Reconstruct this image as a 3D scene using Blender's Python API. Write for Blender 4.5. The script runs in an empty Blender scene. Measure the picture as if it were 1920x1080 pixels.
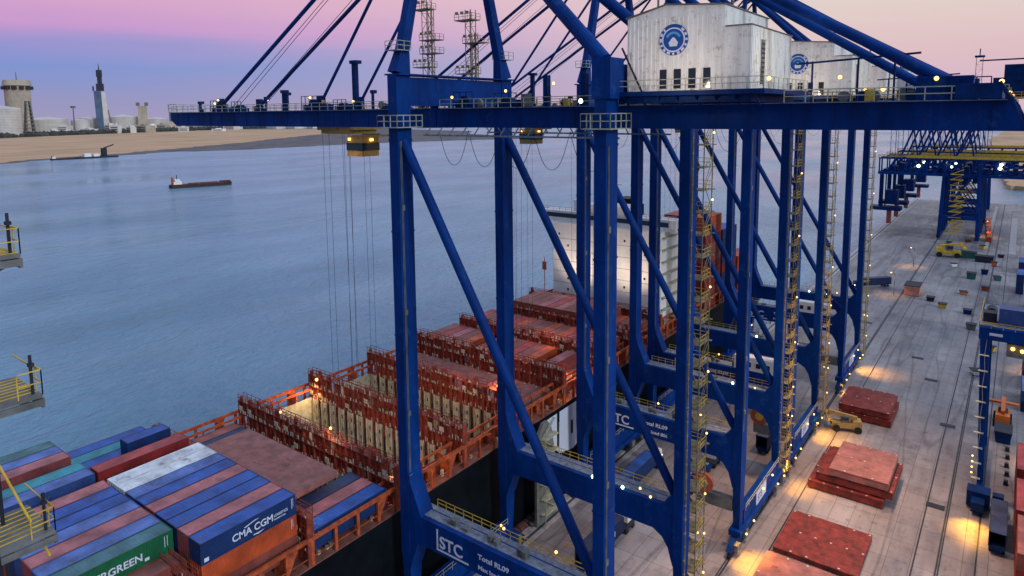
import bpy, bmesh, math, random
from mathutils import Vector, Matrix
random.seed(7)
C = bpy.context.scene.collection
scn = bpy.context.scene
# ------------------------------------------------------------------ camera
H = 73.46
cam_d = bpy.data.cameras.new('camera'); cam = bpy.data.objects.new('camera', cam_d); C.objects.link(cam)
cam_d.sensor_width = 36.0; cam_d.lens = 1269.476 / 1920 * 36
cam_d.shift_y = -(540 - 360) / 1920
cam_d.clip_start = 0.5; cam_d.clip_end = 60000
R_ = Vector((0.80022, 0.59963, -0.00983)); U_ = Vector((-0.06176, 0.0987, 0.9932)); F_ = Vector((-0.59652, 0.79417, -0.11601))
m3 = Matrix((R_, U_, -F_)).transposed()
cam.matrix_world = Matrix.Translation((0, 0, H)) @ m3.to_4x4()
scn.camera = cam
# ------------------------------------------------------------------ sky
world = bpy.data.worlds.new("World"); scn.world = world; world.use_nodes = True
nt = world.node_tree; nt.nodes.clear()
def N(t, ty, **kw):
    n = t.nodes.new(ty)
    for k, v in kw.items(): setattr(n, k, v)
    return n
out = N(nt, 'ShaderNodeOutputWorld'); bg = N(nt, 'ShaderNodeBackground'); tc = N(nt, 'ShaderNodeTexCoord')
sep = N(nt, 'ShaderNodeSeparateXYZ'); nt.links.new(tc.outputs['Generated'], sep.inputs[0])
def srgb(r, g, b):
    f = lambda c: (c/255/12.92) if c/255 <= .04045 else ((c/255+.055)/1.055)**2.4
    return (f(r), f(g), f(b), 1)
def ramp(tree, stops):
    r = N(tree, 'ShaderNodeValToRGB'); e = r.color_ramp.elements
    e[0].position, e[0].color = stops[0]; e[1].position, e[1].color = stops[-1]
    for p, c in stops[1:-1]:
        x = e.new(p); x.color = c
    return r
# the elevation (z of the view direction) is spread with a square root so the band near the horizon has room
ab = N(nt, 'ShaderNodeMath', operation='MAXIMUM'); nt.links.new(sep.outputs['Z'], ab.inputs[0]); ab.inputs[1].default_value = 0
sq = N(nt, 'ShaderNodeMath', operation='POWER'); nt.links.new(ab.outputs[0], sq.inputs[0]); sq.inputs[1].default_value = .5
q = lambda z: z ** .5
anti = ramp(nt, [(0, srgb(160, 152, 186)), (q(.02), srgb(150, 150, 192)), (q(.065), srgb(126, 148, 208)), (q(.088), srgb(150, 148, 208)), (q(.11), srgb(198, 152, 208)),
                 (q(.16), srgb(221, 168, 200)), (q(.30), srgb(222, 196, 214)), (q(.6), (.52, .68, .98, 1)), (1, (.46, .64, 1.0, 1))])
side = ramp(nt, [(0, srgb(216, 180, 196)), (q(.04), srgb(217, 184, 200)), (q(.07), srgb(222, 190, 196)), (q(.12), srgb(226, 204, 200)), (q(.18), srgb(226, 213, 206)), (q(.30), srgb(226, 214, 214)),
                 (q(.6), (.56, .68, .94, 1)), (1, (.46, .64, 1.0, 1))])
sun_s = ramp(nt, [(0, (1.0, .62, .46, 1)), (q(.10), (.92, .74, .70, 1)), (q(.25), (.62, .74, .95, 1)), (1, (.46, .64, 1.0, 1))])
cm = N(nt, 'ShaderNodeMapping'); cm.inputs['Scale'].default_value = (2.2, 2.2, 26); nt.links.new(tc.outputs['Generated'], cm.inputs[0])
cn = N(nt, 'ShaderNodeTexNoise'); cn.inputs['Scale'].default_value = 1.6; cn.inputs['Detail'].default_value = 5; nt.links.new(cm.outputs[0], cn.inputs[0])
ca = N(nt, 'ShaderNodeMath', operation='MULTIPLY_ADD'); nt.links.new(cn.outputs['Fac'], ca.inputs[0]); ca.inputs[1].default_value = .05; nt.links.new(sq.outputs[0], ca.inputs[2])
cs = N(nt, 'ShaderNodeMath', operation='SUBTRACT'); nt.links.new(ca.outputs[0], cs.inputs[0]); cs.inputs[1].default_value = .025
for r in (anti, side, sun_s): nt.links.new(cs.outputs[0], r.inputs[0])
dot = N(nt, 'ShaderNodeVectorMath', operation='DOT_PRODUCT'); nt.links.new(tc.outputs['Generated'], dot.inputs[0]); dot.inputs[1].default_value = (-.985, .17, 0)
mr = N(nt, 'ShaderNodeMapRange'); nt.links.new(dot.outputs['Value'], mr.inputs[0]); mr.inputs[1].default_value = .42; mr.inputs[2].default_value = 1.0
mx = N(nt, 'ShaderNodeMixRGB'); nt.links.new(mr.outputs[0], mx.inputs[0]); nt.links.new(side.outputs[0], mx.inputs[1]); nt.links.new(anti.outputs[0], mx.inputs[2])
mr2 = N(nt, 'ShaderNodeMapRange'); nt.links.new(dot.outputs['Value'], mr2.inputs[0]); mr2.inputs[1].default_value = .0; mr2.inputs[2].default_value = -1.0
mx2 = N(nt, 'ShaderNodeMixRGB'); nt.links.new(mr2.outputs[0], mx2.inputs[0]); nt.links.new(mx.outputs[0], mx2.inputs[1]); nt.links.new(sun_s.outputs[0], mx2.inputs[2])
dot3 = N(nt, 'ShaderNodeVectorMath', operation='DOT_PRODUCT'); nt.links.new(tc.outputs['Generated'], dot3.inputs[0]); dot3.inputs[1].default_value = (-.25, -.968, 0)
mr3 = N(nt, 'ShaderNodeMapRange'); nt.links.new(dot3.outputs['Value'], mr3.inputs[0]); mr3.inputs[1].default_value = .1; mr3.inputs[2].default_value = .75
mx3 = N(nt, 'ShaderNodeMixRGB'); nt.links.new(mr3.outputs[0], mx3.inputs[0]); nt.links.new(mx2.outputs[0], mx3.inputs[1]); mx3.inputs[2].default_value = (.19, .22, .36, 1)
nt.links.new(mx3.outputs[0], bg.inputs[0]); bg.inputs[1].default_value = 1.0; nt.links.new(bg.outputs[0], out.inputs[0])
sd = bpy.data.lights.new('sun', 'SUN'); sd.energy = 1.25; sd.angle = math.radians(14); sd.color = (.80, .92, 1)
so = bpy.data.objects.new('sun', sd); C.objects.link(so)
so.rotation_euler = Vector((-.90, .12, -.42)).to_track_quat('-Z', 'Y').to_euler()
scn.view_settings.view_transform = 'Standard'; scn.view_settings.look = 'None'; scn.view_settings.exposure = 0; scn.view_settings.gamma = 1

# ------------------------------------------------------------------ materials
def mat(name, col, rough=.6, metal=0, var=.12, scale=.6, bump=0, bscale=8, emit=None, es=1, col2=None, spec=.4, stretch=None, dirt=None, rust=None):
    m = bpy.data.materials.new(name); m.use_nodes = True; t = m.node_tree; b = t.nodes['Principled BSDF']
    b.inputs['Roughness'].default_value = rough; b.inputs['Metallic'].default_value = metal
    b.inputs['Specular IOR Level'].default_value = spec
    c = (*col[:3], 1)
    if emit:
        b.inputs['Base Color'].default_value = c
        b.inputs['Emission Color'].default_value = (*emit[:3], 1); b.inputs['Emission Strength'].default_value = es
        return m
    tcn = N(t, 'ShaderNodeTexCoord'); geo = N(t, 'ShaderNodeNewGeometry')
    mp = N(t, 'ShaderNodeMapping'); t.links.new(geo.outputs['Position'], mp.inputs[0])
    if stretch: mp.inputs['Scale'].default_value = stretch
    n = N(t, 'ShaderNodeTexNoise'); n.inputs['Scale'].default_value = scale; n.inputs['Detail'].default_value = 6; n.inputs['Roughness'].default_value = .65
    t.links.new(mp.outputs[0], n.inputs[0])
    lo = tuple(x*(1-var*1.6) for x in col[:3]) + (1,); hi = tuple(min(1, x*(1+var*1.6)) for x in col[:3]) + (1,)
    if col2: hi = (*col2[:3], 1)
    r = ramp(t, [(.32, lo), (.68, hi)]); t.links.new(n.outputs['Fac'], r.inputs[0])
    last = r.outputs[0]
    if dirt:
        n2 = N(t, 'ShaderNodeTexNoise'); n2.inputs['Scale'].default_value = dirt[1]; n2.inputs['Detail'].default_value = 8; n2.inputs['Roughness'].default_value = .75
        t.links.new(geo.outputs['Position'], n2.inputs[0])
        rr = ramp(t, [(dirt[2], (0, 0, 0, 1)), (min(1, dirt[2]+.13), (1, 1, 1, 1))]); t.links.new(n2.outputs['Fac'], rr.inputs[0])
        ml = N(t, 'ShaderNodeMath', operation='MULTIPLY'); t.links.new(rr.outputs[0], ml.inputs[0]); ml.inputs[1].default_value = .75
        mm = N(t, 'ShaderNodeMixRGB'); t.links.new(ml.outputs[0], mm.inputs[0]); t.links.new(last, mm.inputs[1]); mm.inputs[2].default_value = (*dirt[0], 1)
        last = mm.outputs[0]
    if rust:
        mp3 = N(t, 'ShaderNodeMapping'); mp3.inputs['Scale'].default_value = (1.6, 1.6, .16); t.links.new(geo.outputs['Position'], mp3.inputs[0])
        n3 = N(t, 'ShaderNodeTexNoise'); n3.inputs['Scale'].default_value = 1.0; n3.inputs['Detail'].default_value = 7; n3.inputs['Roughness'].default_value = .8
        t.links.new(mp3.outputs[0], n3.inputs[0]); r3 = ramp(t, [(rust, (0, 0, 0, 1)), (rust+.08, (.8, .8, .8, 1))]); t.links.new(n3.outputs['Fac'], r3.inputs[0])
        m3_ = N(t, 'ShaderNodeMixRGB'); t.links.new(r3.outputs[0], m3_.inputs[0]); t.links.new(last, m3_.inputs[1]); m3_.inputs[2].default_value = (.075, .040, .030, 1); last = m3_.outputs[0]
    t.links.new(last, b.inputs['Base Color'])
    if bump:
        nb = N(t, 'ShaderNodeTexNoise'); nb.inputs['Scale'].default_value = bscale; nb.inputs['Detail'].default_value = 5
        t.links.new(geo.outputs['Position'], nb.inputs[0])
        bp = N(t, 'ShaderNodeBump'); bp.inputs['Strength'].default_value = bump; bp.inputs['Distance'].default_value = .1
        t.links.new(nb.outputs['Fac'], bp.inputs['Height']); t.links.new(bp.outputs[0], b.inputs['Normal'])
    return m
RUST = (.10, .045, .02)
BLUE = mat('crane blue paint', (.0003, .033, .185), .55, spec=.12, var=.22, scale=.35, bump=.05, dirt=((.018, .075, .25), .45, .56), stretch=(1, 1, .25), rust=.625)
BLUED = mat('crane blue paint worn', (.001, .022, .11), .55, spec=.12, var=.3, scale=.8, dirt=((.05, .04, .04), 1.2, .6))
DARK = mat('dark steel', (.012, .016, .03), .6, var=.3)
ROPE = mat('wire rope', (.03, .035, .06), .5)
STAIR = mat('galvanised stair steel', (.27, .21, .11), .6, var=.35, scale=1.5, dirt=(RUST, 1.2, .55))
YEL = mat('yellow safety paint', (.62, .40, .04), .5, var=.2, scale=1)
DYEL = mat('dusty yellow machine paint', (.42, .28, .08), .6, var=.35, scale=2, dirt=((.10, .08, .06), 2, .5))
RAILM = mat('pale handrail paint', (.42, .42, .30), .5, var=.2, scale=1)
GRATE = mat('walkway grating', (.20, .22, .26), .7, var=.3, scale=1.5)
HOUSE = mat('white house cladding', (.80, .78, .73), .55, var=.10, scale=.8, stretch=(1.6, 1.6, .12), dirt=((.36, .28, .21), 1.3, .54), rust=.60)
WHITE = mat('white paint', (.84, .81, .76), .5, rust=.66, var=.05, scale=.5, dirt=((.45, .35, .26), .4, .66))
LOGOB = mat('emblem blue', (.008, .07, .30), .4, var=.05)
LOGOL = mat('emblem light blue', (.10, .32, .62), .4, var=.05)
LOGOW = mat('lettering white', (.66, .68, .78), .4, var=.03)
GLASS = mat('dark glass', (.015, .02, .03), .08, var=.02, spec=.6)
HULL = mat('black hull paint', (.004, .0065, .009), .5, spec=.12, var=.4, scale=.15, bump=.05, dirt=((.015, .011, .010), .3, .66))
DECK = mat('red lead deck', (.26, .085, .055), .75, var=.3, scale=.5, dirt=((.16, .11, .09), .8, .5))
LASH = mat('lashing bridge red', (.27, .046, .026), .6, var=.35, scale=1.2, dirt=((.12, .03, .02), 2, .58))
LASHO = mat('rail orange red', (.42, .075, .022), .6, var=.35, scale=.9, dirt=((.16, .045, .02), 1.3, .55))
HATCH = mat('hatch cover brown', (.30, .115, .10), .7, var=.22, scale=.5, bump=.15, dirt=((.15, .085, .075), .9, .53))
HATCHR = mat('hatch cover red', (.17, .022, .018), .65, var=.4, scale=.7, dirt=((.085, .035, .028), 1.1, .50), bump=.15)
CREAM = mat('cell guide cream', (.52, .46, .34), .6, var=.22, scale=1.0, dirt=(RUST, 1.5, .60))
HOLDM = mat('dark hold steel', (.035, .028, .022), .7, var=.4)
GREYM = mat('grey machine', (.14, .14, .13), .6, var=.3)
FEND = mat('fender foam', (.13, .055, .045), .8, var=.3, scale=.8)
CONCP = mat('coping concrete', (.42, .39, .38), .8, var=.2, scale=.6, dirt=((.2, .17, .15), .6, .55))
CONCD = mat('quay wall concrete', (.16, .14, .13), .9, var=.3, scale=.3)
TYRE = mat('tyre rubber', (.012, .012, .013), .85, var=.2)
ORANGE = mat('orange machine paint', (.70, .16, .02), .5, var=.15, scale=1)
TAN = mat('tan concrete', (.42, .36, .28), .9, var=.15, scale=.02)
TANKW = mat('tank white', (.62, .58, .54), .7, var=.10, scale=.02)
TOWB = mat('tower glass blue', (.06, .10, .18), .35, var=.25, scale=.03)
TREEM = mat('scrub green', (.045, .05, .04), .9, var=.4, scale=.02)
LAMPW = mat('sodium lamp', (1, .8, .4), emit=(1, .52, .11), es=3.2)
LAMPG = mat('cool lamp', (1, 1, .9), emit=(.80, 1, .72), es=9)
REDL = mat('red reel paint', (.42, .09, .05), .5, var=.2)
# ground: jointed, streaked concrete
def ground_mat():
    m = bpy.data.materials.new('quay concrete'); m.use_nodes = True; t = m.node_tree; b = t.nodes['Principled BSDF']
    b.inputs['Roughness'].default_value = .55; b.inputs['Specular IOR Level'].default_value = .35
    geo = N(t, 'ShaderNodeNewGeometry')
    def noise(sc, stretch, det=6, ro=.6):
        mp = N(t, 'ShaderNodeMapping'); mp.inputs['Scale'].default_value = stretch; t.links.new(geo.outputs['Position'], mp.inputs[0])
        n = N(t, 'ShaderNodeTexNoise'); n.inputs['Scale'].default_value = sc; n.inputs['Detail'].default_value = det; n.inputs['Roughness'].default_value = ro
        t.links.new(mp.outputs[0], n.inputs[0]); return n.outputs['Fac']
    def mul(a, bb, f=1.0):
        x = N(t, 'ShaderNodeMixRGB', blend_type='MULTIPLY'); x.inputs[0].default_value = f; t.links.new(a, x.inputs[1]); t.links.new(bb, x.inputs[2]); return x.outputs[0]
    base = ramp(t, [(.33, (.15, .150, .175, 1)), (.5, (.265, .240, .238, 1)), (.68, (.39, .36, .36, 1))]); t.links.new(noise(.05, (1, .35, 1)), base.inputs[0])
    c = base.outputs[0]
    s = ramp(t, [(.36, (.90, .89, .90, 1)), (.58, (1.04, 1.04, 1.04, 1))]); t.links.new(noise(.9, (1, .05, 1), 5), s.inputs[0]); c = mul(c, s.outputs[0])
    s = ramp(t, [(.34, (.62, .60, .60, 1)), (.50, (1, 1, 1, 1))]); t.links.new(noise(.22, (1, .8, 1), 8, .75), s.inputs[0]); c = mul(c, s.outputs[0], .8)
    s = ramp(t, [(.36, (.45, .44, .44, 1)), (.45, (1, 1, 1, 1))]); t.links.new(noise(.055, (1, .5, 1), 9, .8), s.inputs[0]); c = mul(c, s.outputs[0], .7)
    s = ramp(t, [(.485, (1, 1, 1, 1)), (.5, (.55, .54, .54, 1)), (.515, (1, 1, 1, 1))]); t.links.new(noise(.11, (1, .10, 1), 1.5, .4), s.inputs[0]); c = mul(c, s.outputs[0], .8)
    s = ramp(t, [(.30, (.6, .58, .57, 1)), (.38, (1, 1, 1, 1))]); t.links.new(noise(.8, (1, .7, 1), 3, .5), s.inputs[0]); c = mul(c, s.outputs[0], .7)
    mp = N(t, 'ShaderNodeMapping'); mp.inputs['Rotation'].default_value = (0, 0, math.pi/2); t.links.new(geo.outputs['Position'], mp.inputs[0])
    br = N(t, 'ShaderNodeTexBrick'); t.links.new(mp.outputs[0], br.inputs[0]); br.offset = 0
    br.inputs['Color1'].default_value = (.92, .92, .92, 1); br.inputs['Color2'].default_value = (1.06, 1.06, 1.06, 1); br.inputs['Mortar'].default_value = (.5, .48, .47, 1)
    br.inputs['Scale'].default_value = 1; br.inputs['Mortar Size'].default_value = .055; br.inputs['Brick Width'].default_value = 6.0; br.inputs['Row Height'].default_value = 3.4
    c = mul(c, br.outputs[0])
    t.links.new(c, b.inputs['Base Color'])
    bp = N(t, 'ShaderNodeBump'); bp.inputs['Strength'].default_value = .15; t.links.new(noise(6, (1, 1, 1)), bp.inputs['Height']); t.links.new(bp.outputs[0], b.inputs['Normal'])
    return m
GROUND = ground_mat()
def water_mat():
    m = bpy.data.materials.new('sea water'); m.use_nodes = True; t = m.node_tree; b = t.nodes['Principled BSDF']
    b.inputs['Roughness'].default_value = .14; b.inputs['IOR'].default_value = 1.33
    geo = N(t, 'ShaderNodeNewGeometry')
    mp = N(t, 'ShaderNodeMapping'); mp.inputs['Rotation'].default_value = (0, 0, .7); mp.inputs['Scale'].default_value = (1, .5, 1); t.links.new(geo.outputs['Position'], mp.inputs[0])
    n = N(t, 'ShaderNodeTexNoise'); n.inputs['Scale'].default_value = .010; n.inputs['Detail'].default_value = 7; n.inputs['Roughness'].default_value = .6; t.links.new(mp.outputs[0], n.inputs[0])
    r = ramp(t, [(.36, (.105, .265, .37, 1)), (.62, (.205, .375, .49, 1))]); t.links.new(n.outputs['Fac'], r.inputs[0]); t.links.new(r.outputs[0], b.inputs['Base Color'])
    rr = ramp(t, [(.35, (.07, .07, .07, 1)), (.65, (.30, .30, .30, 1))]); n5 = N(t, 'ShaderNodeTexNoise'); n5.inputs['Scale'].default_value = .006; n5.inputs['Detail'].default_value = 6; t.links.new(mp.outputs[0], n5.inputs[0]); t.links.new(n5.outputs['Fac'], rr.inputs[0]); t.links.new(rr.outputs[0], b.inputs['Roughness'])
    h = []
    for sc, st in ((.07, 1.3), (.30, .8), (.9, .35)):
        w = N(t, 'ShaderNodeTexNoise'); w.inputs['Scale'].default_value = sc; w.inputs['Detail'].default_value = 4; w.inputs['Roughness'].default_value = .6; w.inputs['Distortion'].default_value = .4
        t.links.new(mp.outputs[0], w.inputs[0]); mu = N(t, 'ShaderNodeMath', operation='MULTIPLY'); t.links.new(w.outputs['Fac'], mu.inputs[0]); mu.inputs[1].default_value = st; h.append(mu.outputs[0])
    a1 = N(t, 'ShaderNodeMath', operation='ADD'); t.links.new(h[0], a1.inputs[0]); t.links.new(h[1], a1.inputs[1])
    a2 = N(t, 'ShaderNodeMath', operation='ADD'); t.links.new(a1.outputs[0], a2.inputs[0]); t.links.new(h[2], a2.inputs[1])
    bp = N(t, 'ShaderNodeBump'); bp.inputs['Strength'].default_value = 1.0; bp.inputs['Distance'].default_value = 2.3; t.links.new(a2.outputs[0], bp.inputs['Height']); t.links.new(bp.outputs[0], b.inputs['Normal'])
    return m
SEA = water_mat()
SAND = mat('sand', (.58, .35, .19), .95, var=.14, scale=.012, stretch=(1, .35, 1), dirt=((.20, .17, .16), .006, .60))
MUD = mat('dark tidal rock', (.13, .115, .115), .95, var=.35, scale=.05, stretch=(1, .3, 1))
# containers
CC = {}
CR = {}
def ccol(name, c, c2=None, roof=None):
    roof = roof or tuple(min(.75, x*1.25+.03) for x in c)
    CR[name] = mat('container roof faded and skylit ' + name, roof, .6, var=.28, scale=.3, dirt=((.11, .085, .08), .55, .55), bump=.12, bscale=2, rust=.65)  # roof fading, with light from the sky also put into the paler colour
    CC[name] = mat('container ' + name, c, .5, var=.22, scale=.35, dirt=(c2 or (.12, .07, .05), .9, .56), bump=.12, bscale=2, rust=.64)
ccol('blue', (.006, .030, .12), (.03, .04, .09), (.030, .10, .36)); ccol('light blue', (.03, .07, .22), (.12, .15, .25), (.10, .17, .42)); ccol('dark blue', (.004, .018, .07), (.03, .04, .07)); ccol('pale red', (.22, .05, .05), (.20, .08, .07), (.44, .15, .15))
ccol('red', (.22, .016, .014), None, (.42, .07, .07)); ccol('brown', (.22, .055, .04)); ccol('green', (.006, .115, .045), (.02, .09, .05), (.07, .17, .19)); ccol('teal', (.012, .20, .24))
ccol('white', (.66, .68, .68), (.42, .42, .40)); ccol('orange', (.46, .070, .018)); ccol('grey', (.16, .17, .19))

# ------------------------------------------------------------------ mesh helpers
class MB:
    def __init__(s): s.v = []; s.f = []; s.mi = []; s.cur = 0; s.st = []
    def hexa(s, p):
        s.st.append((len(s.v), len(s.f))); i = len(s.v); s.v += [tuple(x) for x in p]
        for f in ((0, 3, 2, 1), (4, 5, 6, 7), (0, 1, 5, 4), (1, 2, 6, 5), (2, 3, 7, 6), (3, 0, 4, 7)):
            s.f.append(tuple(i+k for k in f)); s.mi.append(s.cur)
    def box(s, x0, x1, y0, y1, z0, z1):
        s.hexa([(x0, y0, z0), (x1, y0, z0), (x1, y1, z0), (x0, y1, z0), (x0, y0, z1), (x1, y0, z1), (x1, y1, z1), (x0, y1, z1)]); return s
    def bar(s, a, b, w, h=None, up=(0, 0, 1)):
        h = h or w; a = Vector(a); b = Vector(b); d = (b-a)
        if d.length < 1e-6: return s
        d.normalize(); u = Vector(up)
        if abs(d.dot(u)) > .99: u = Vector((0, 1, 0))
        r = d.cross(u).normalized(); u = r.cross(d)
        P = []
        for c in (a, b):
            for sx, sz in ((-1, -1), (1, -1), (1, 1), (-1, 1)): P.append(c + r*sx*w/2 + u*sz*h/2)
        s.hexa(P); return s
    def taper(s, a, b, w0, h0, w1, h1, up=(0, 1, 0)):
        a = Vector(a); b = Vector(b); d = (b-a).normalized(); u = Vector(up); r = d.cross(u).normalized(); u = r.cross(d); P = []
        for c, w, h in ((a, w0, h0), (b, w1, h1)):
            for sx, sz in ((-1, -1), (1, -1), (1, 1), (-1, 1)): P.append(c + r*sx*w/2 + u*sz*h/2)
        s.hexa(P); return s
    def tube(s, a, b, r0, r1=None, n=10, cap=True):
        r1 = r0 if r1 is None else r1; a = Vector(a); b = Vector(b); d = (b-a).normalized()
        u = Vector((0, 0, 1)) if abs(d.z) < .95 else Vector((0, 1, 0)); x = d.cross(u).normalized(); y = d.cross(x)
        s.st.append((len(s.v), len(s.f))); i = len(s.v)
        for c, r in ((a, r0), (b, r1)):
            for k in range(n):
                t = 2*math.pi*k/n; s.v.append(tuple(c + x*math.cos(t)*r + y*math.sin(t)*r))
        for k in range(n):
            s.f.append((i+k, i+(k+1) % n, i+n+(k+1) % n, i+n+k)); s.mi.append(s.cur)
        if cap:
            s.f.append(tuple(i+k for k in range(n))[::-1]); s.mi.append(s.cur); s.f.append(tuple(i+n+k for k in range(n))); s.mi.append(s.cur)
        return s
    def prism(s, pts, axis, a, b):
        # pts: 2-D outline; axis: 'x','y','z' extrusion
        s.st.append((len(s.v), len(s.f))); i = len(s.v); n = len(pts)
        for c in (a, b):
            for p in pts:
                s.v.append((c, p[0], p[1]) if axis == 'x' else (p[0], c, p[1]) if axis == 'y' else (p[0], p[1], c))
        for k in range(n):
            s.f.append((i+k, i+(k+1) % n, i+n+(k+1) % n, i+n+k)); s.mi.append(s.cur)
        s.f.append(tuple(i+k for k in range(n))[::-1]); s.mi.append(s.cur); s.f.append(tuple(i+n+k for k in range(n))); s.mi.append(s.cur)
        return s
    def sphere(s, c, r, n=8, m=5, sz=1):
        s.st.append((len(s.v), len(s.f))); i = len(s.v)
        for j in range(m+1):
            ph = math.pi*j/m
            for k in range(n):
                t = 2*math.pi*k/n; s.v.append((c[0]+r*math.sin(ph)*math.cos(t), c[1]+r*math.sin(ph)*math.sin(t), c[2]+r*sz*math.cos(ph)))
        for j in range(m):
            for k in range(n):
                s.f.append((i+j*n+k, i+j*n+(k+1) % n, i+(j+1)*n+(k+1) % n, i+(j+1)*n+k)); s.mi.append(s.cur)
        return s
    def rail(s, a, b, h=1.1, step=2.0, w=.06, rails=2):
        a = Vector(a); b = Vector(b); L = (b-a).length; n = max(1, int(round(L/step)))
        for k in range(n+1):
            p = a.lerp(b, k/n); s.bar(p, p+Vector((0, 0, h)), w)
        for k in range(rails):
            z = Vector((0, 0, h*(k+1)/rails)); s.bar(a+z, b+z, w)
        return s
    def mesh(s, name, mats, smooth=False):
        me = bpy.data.meshes.new(name); me.from_pydata(s.v, [], s.f)
        for m in (mats if isinstance(mats, (list, tuple)) else [mats]): me.materials.append(m)
        me.polygons.foreach_set('material_index', s.mi)
        bm = bmesh.new(); bm.from_mesh(me); bmesh.ops.remove_doubles(bm, verts=[v for v in bm.verts if False], dist=1e-5)
        bmesh.ops.recalc_face_normals(bm, faces=bm.faces); bm.to_mesh(me); bm.free()
        if smooth: me.polygons.foreach_set('use_smooth', [True]*len(me.polygons))
        me.update(); return me
    def each(s, name, mats, parent):
        out_ = []
        for k, (v0, f0) in enumerate(s.st):
            v1, f1 = s.st[k+1] if k+1 < len(s.st) else (len(s.v), len(s.f))
            m = MB(); m.v = s.v[v0:v1]; m.f = [tuple(i-v0 for i in f) for f in s.f[f0:f1]]; m.mi = s.mi[f0:f1]
            out_.append(m.build(name, mats, parent))
        return out_
    def build(s, name, mats, parent=None, smooth=False, loc=None):
        o = bpy.data.objects.new(name, s.mesh(name, mats, smooth)); C.objects.link(o)
        if parent: o.parent = parent
        if loc: o.location = loc
        return o
def tag(o, label=None, cat=None, group=None, kind=None):
    if label: o['label'] = label
    if cat: o['category'] = cat
    if group: o['group'] = group
    if kind: o['kind'] = kind
    return o
def empty(name, loc, label, cat, group=None, rz=0):
    o = bpy.data.objects.new(name, None); C.objects.link(o); o.location = loc; o.rotation_euler = (0, 0, rz); o.empty_display_size = .5
    return tag(o, label, cat, group)
def copy_tree(o, parent=None):
    c = o.copy(); C.objects.link(c)
    if parent: c.parent = parent
    for ch in list(o.children): copy_tree(ch, c)
    return c
def text_mesh(txt, size, name, m, parent, loc, rot, depth=.02, sx=1):
    cu = bpy.data.curves.new(name, 'FONT'); cu.body = txt; cu.size = size; cu.extrude = depth; cu.offset = size*.02
    to = bpy.data.objects.new(name+'_tmp', cu); C.objects.link(to)
    bpy.context.view_layer.update(); dg = bpy.context.evaluated_depsgraph_get()
    me = bpy.data.meshes.new_from_object(to.evaluated_get(dg)); bpy.data.objects.remove(to); bpy.data.curves.remove(cu)
    me.materials.clear(); me.materials.append(m)
    o = bpy.data.objects.new(name, me); C.objects.link(o); o.parent = parent; o.location = loc; o.rotation_euler = rot; o.scale = (sx, 1, 1)
    return o
ORD = ['first', 'second', 'third', 'fourth', 'fifth', 'sixth', 'seventh', 'eighth', 'ninth', 'tenth', 'eleventh', 'twelfth', 'thirteenth', 'fourteenth', 'fifteenth', 'sixteenth', 'seventeenth']
PI = math.pi

# ------------------------------------------------------------------ setting: sea, quay, shore
def struct(name, mb, m): return tag(mb.build(name, m), kind='structure')
s = MB(); s.v = [(-30000, -6000, -3.5), (30000, -6000, -3.5), (30000, 40000, -3.5), (-30000, 40000, -3.5)]; s.f = [(0, 1, 2, 3)]; s.mi = [0]
struct('sea', s, SEA)
s = MB(); s.box(-62.9, 500, -150, 640, -12, 0); struct('quay_pavement', s, GROUND)
s = MB(); s.box(-66.6, -62.9, -150, 640, -12, .02)
struct('quay_edge_wall', s, CONCD)
s = MB(); s.box(-66.2, -64.6, -150, 640, .024, .30); s.box(-64.0, -63.0, -150, 640, .024, .12); struct('quay_coping', s, CONCP)
s = MB()
for x in (-34.35, -64.35): s.box(x-.32, x+.32, -150, 640, .006 if x > -60 else .024, .012 if x > -60 else .03)
for x in (-6.5, 26): s.box(x-.25, x+.25, -100, 640, .006, .012)
struct('crane_rail_slots', s, DARK)
s = MB()
for x in (-34.35, -64.35, -6.5): s.box(x-.06, x+.06, -150, 640, .012 if x > -60 else .03, .06)
struct('crane_rails', s, GREYM)
# thin dark drain slots and drag marks on the apron
s = MB()
for x in (-29.6, -9.8, -1.6):
    s.box(x-.12, x+.12, -60, 600, .004, .008)
struct('drain_slots', s, DARK)
# painted yellow lane marks between the rails
s = MB()
for (x, y, a) in ((-57.5, 92, .3), (-55, 88.5, .9), (-52.5, 99, .1), (-55.5, 110, .4), (-40, 120, .5)):
    for k in (-1, 1):
        c, d = math.cos(a), math.sin(a); p = Vector((x, y, .006)); u = Vector((c, d, 0)); v = Vector((-d, c, 0))
        s.prism([tuple((p+u*i+v*j)[:2]) for i, j in ((-.9, k*.35-.12), (.9, k*.35-.12), (.9, k*.35+.12), (-.9, k*.35+.12))], 'z', .004, .010)
struct('lane_markings', s, YEL)
# far sandy shore
def sheet(name, pts, z0, z1, m):
    b = MB(); b.prism(pts, 'z', z0, z1); return struct(name, b, m)
random.seed(3)
def jag(line, amp, n=9):
    o = []
    for (a, b) in zip(line[:-1], line[1:]):
        for k in range(n):
            t = k/n; o.append((a[0]+(b[0]-a[0])*t + random.uniform(-amp, amp), a[1]+(b[1]-a[1])*t + random.uniform(-amp, amp)))
    o.append(line[-1]); return o
shore = jag([(-1290, -900), (-1320, 200), (-1365, 391), (-1444, 497), (-1439, 587), (-1475, 731), (-1411, 857), (-1405, 1075), (-1401, 1243), (-1265, 1531), (-1190, 1640), (-1300, 1760), (-1700, 1980)], 9)
sheet('tidal_flat', shore + [(-1900, 2250), (-2700, 2500), (-3000, -900)], -8, -3.0, MUD)
shore2 = jag([(-1306, -900), (-1340, 200), (-1385, 391), (-1470, 497), (-1480, 587), (-1560, 731), (-1640, 857), (-1760, 1075), (-1900, 1243), (-2150, 1600), (-2500, 2150)], 12)
sheet('sand_spit', shore2 + [(-3300, 2700), (-9000, 5200), (-9000, -900)], -8, -2.2, SAND)
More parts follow.
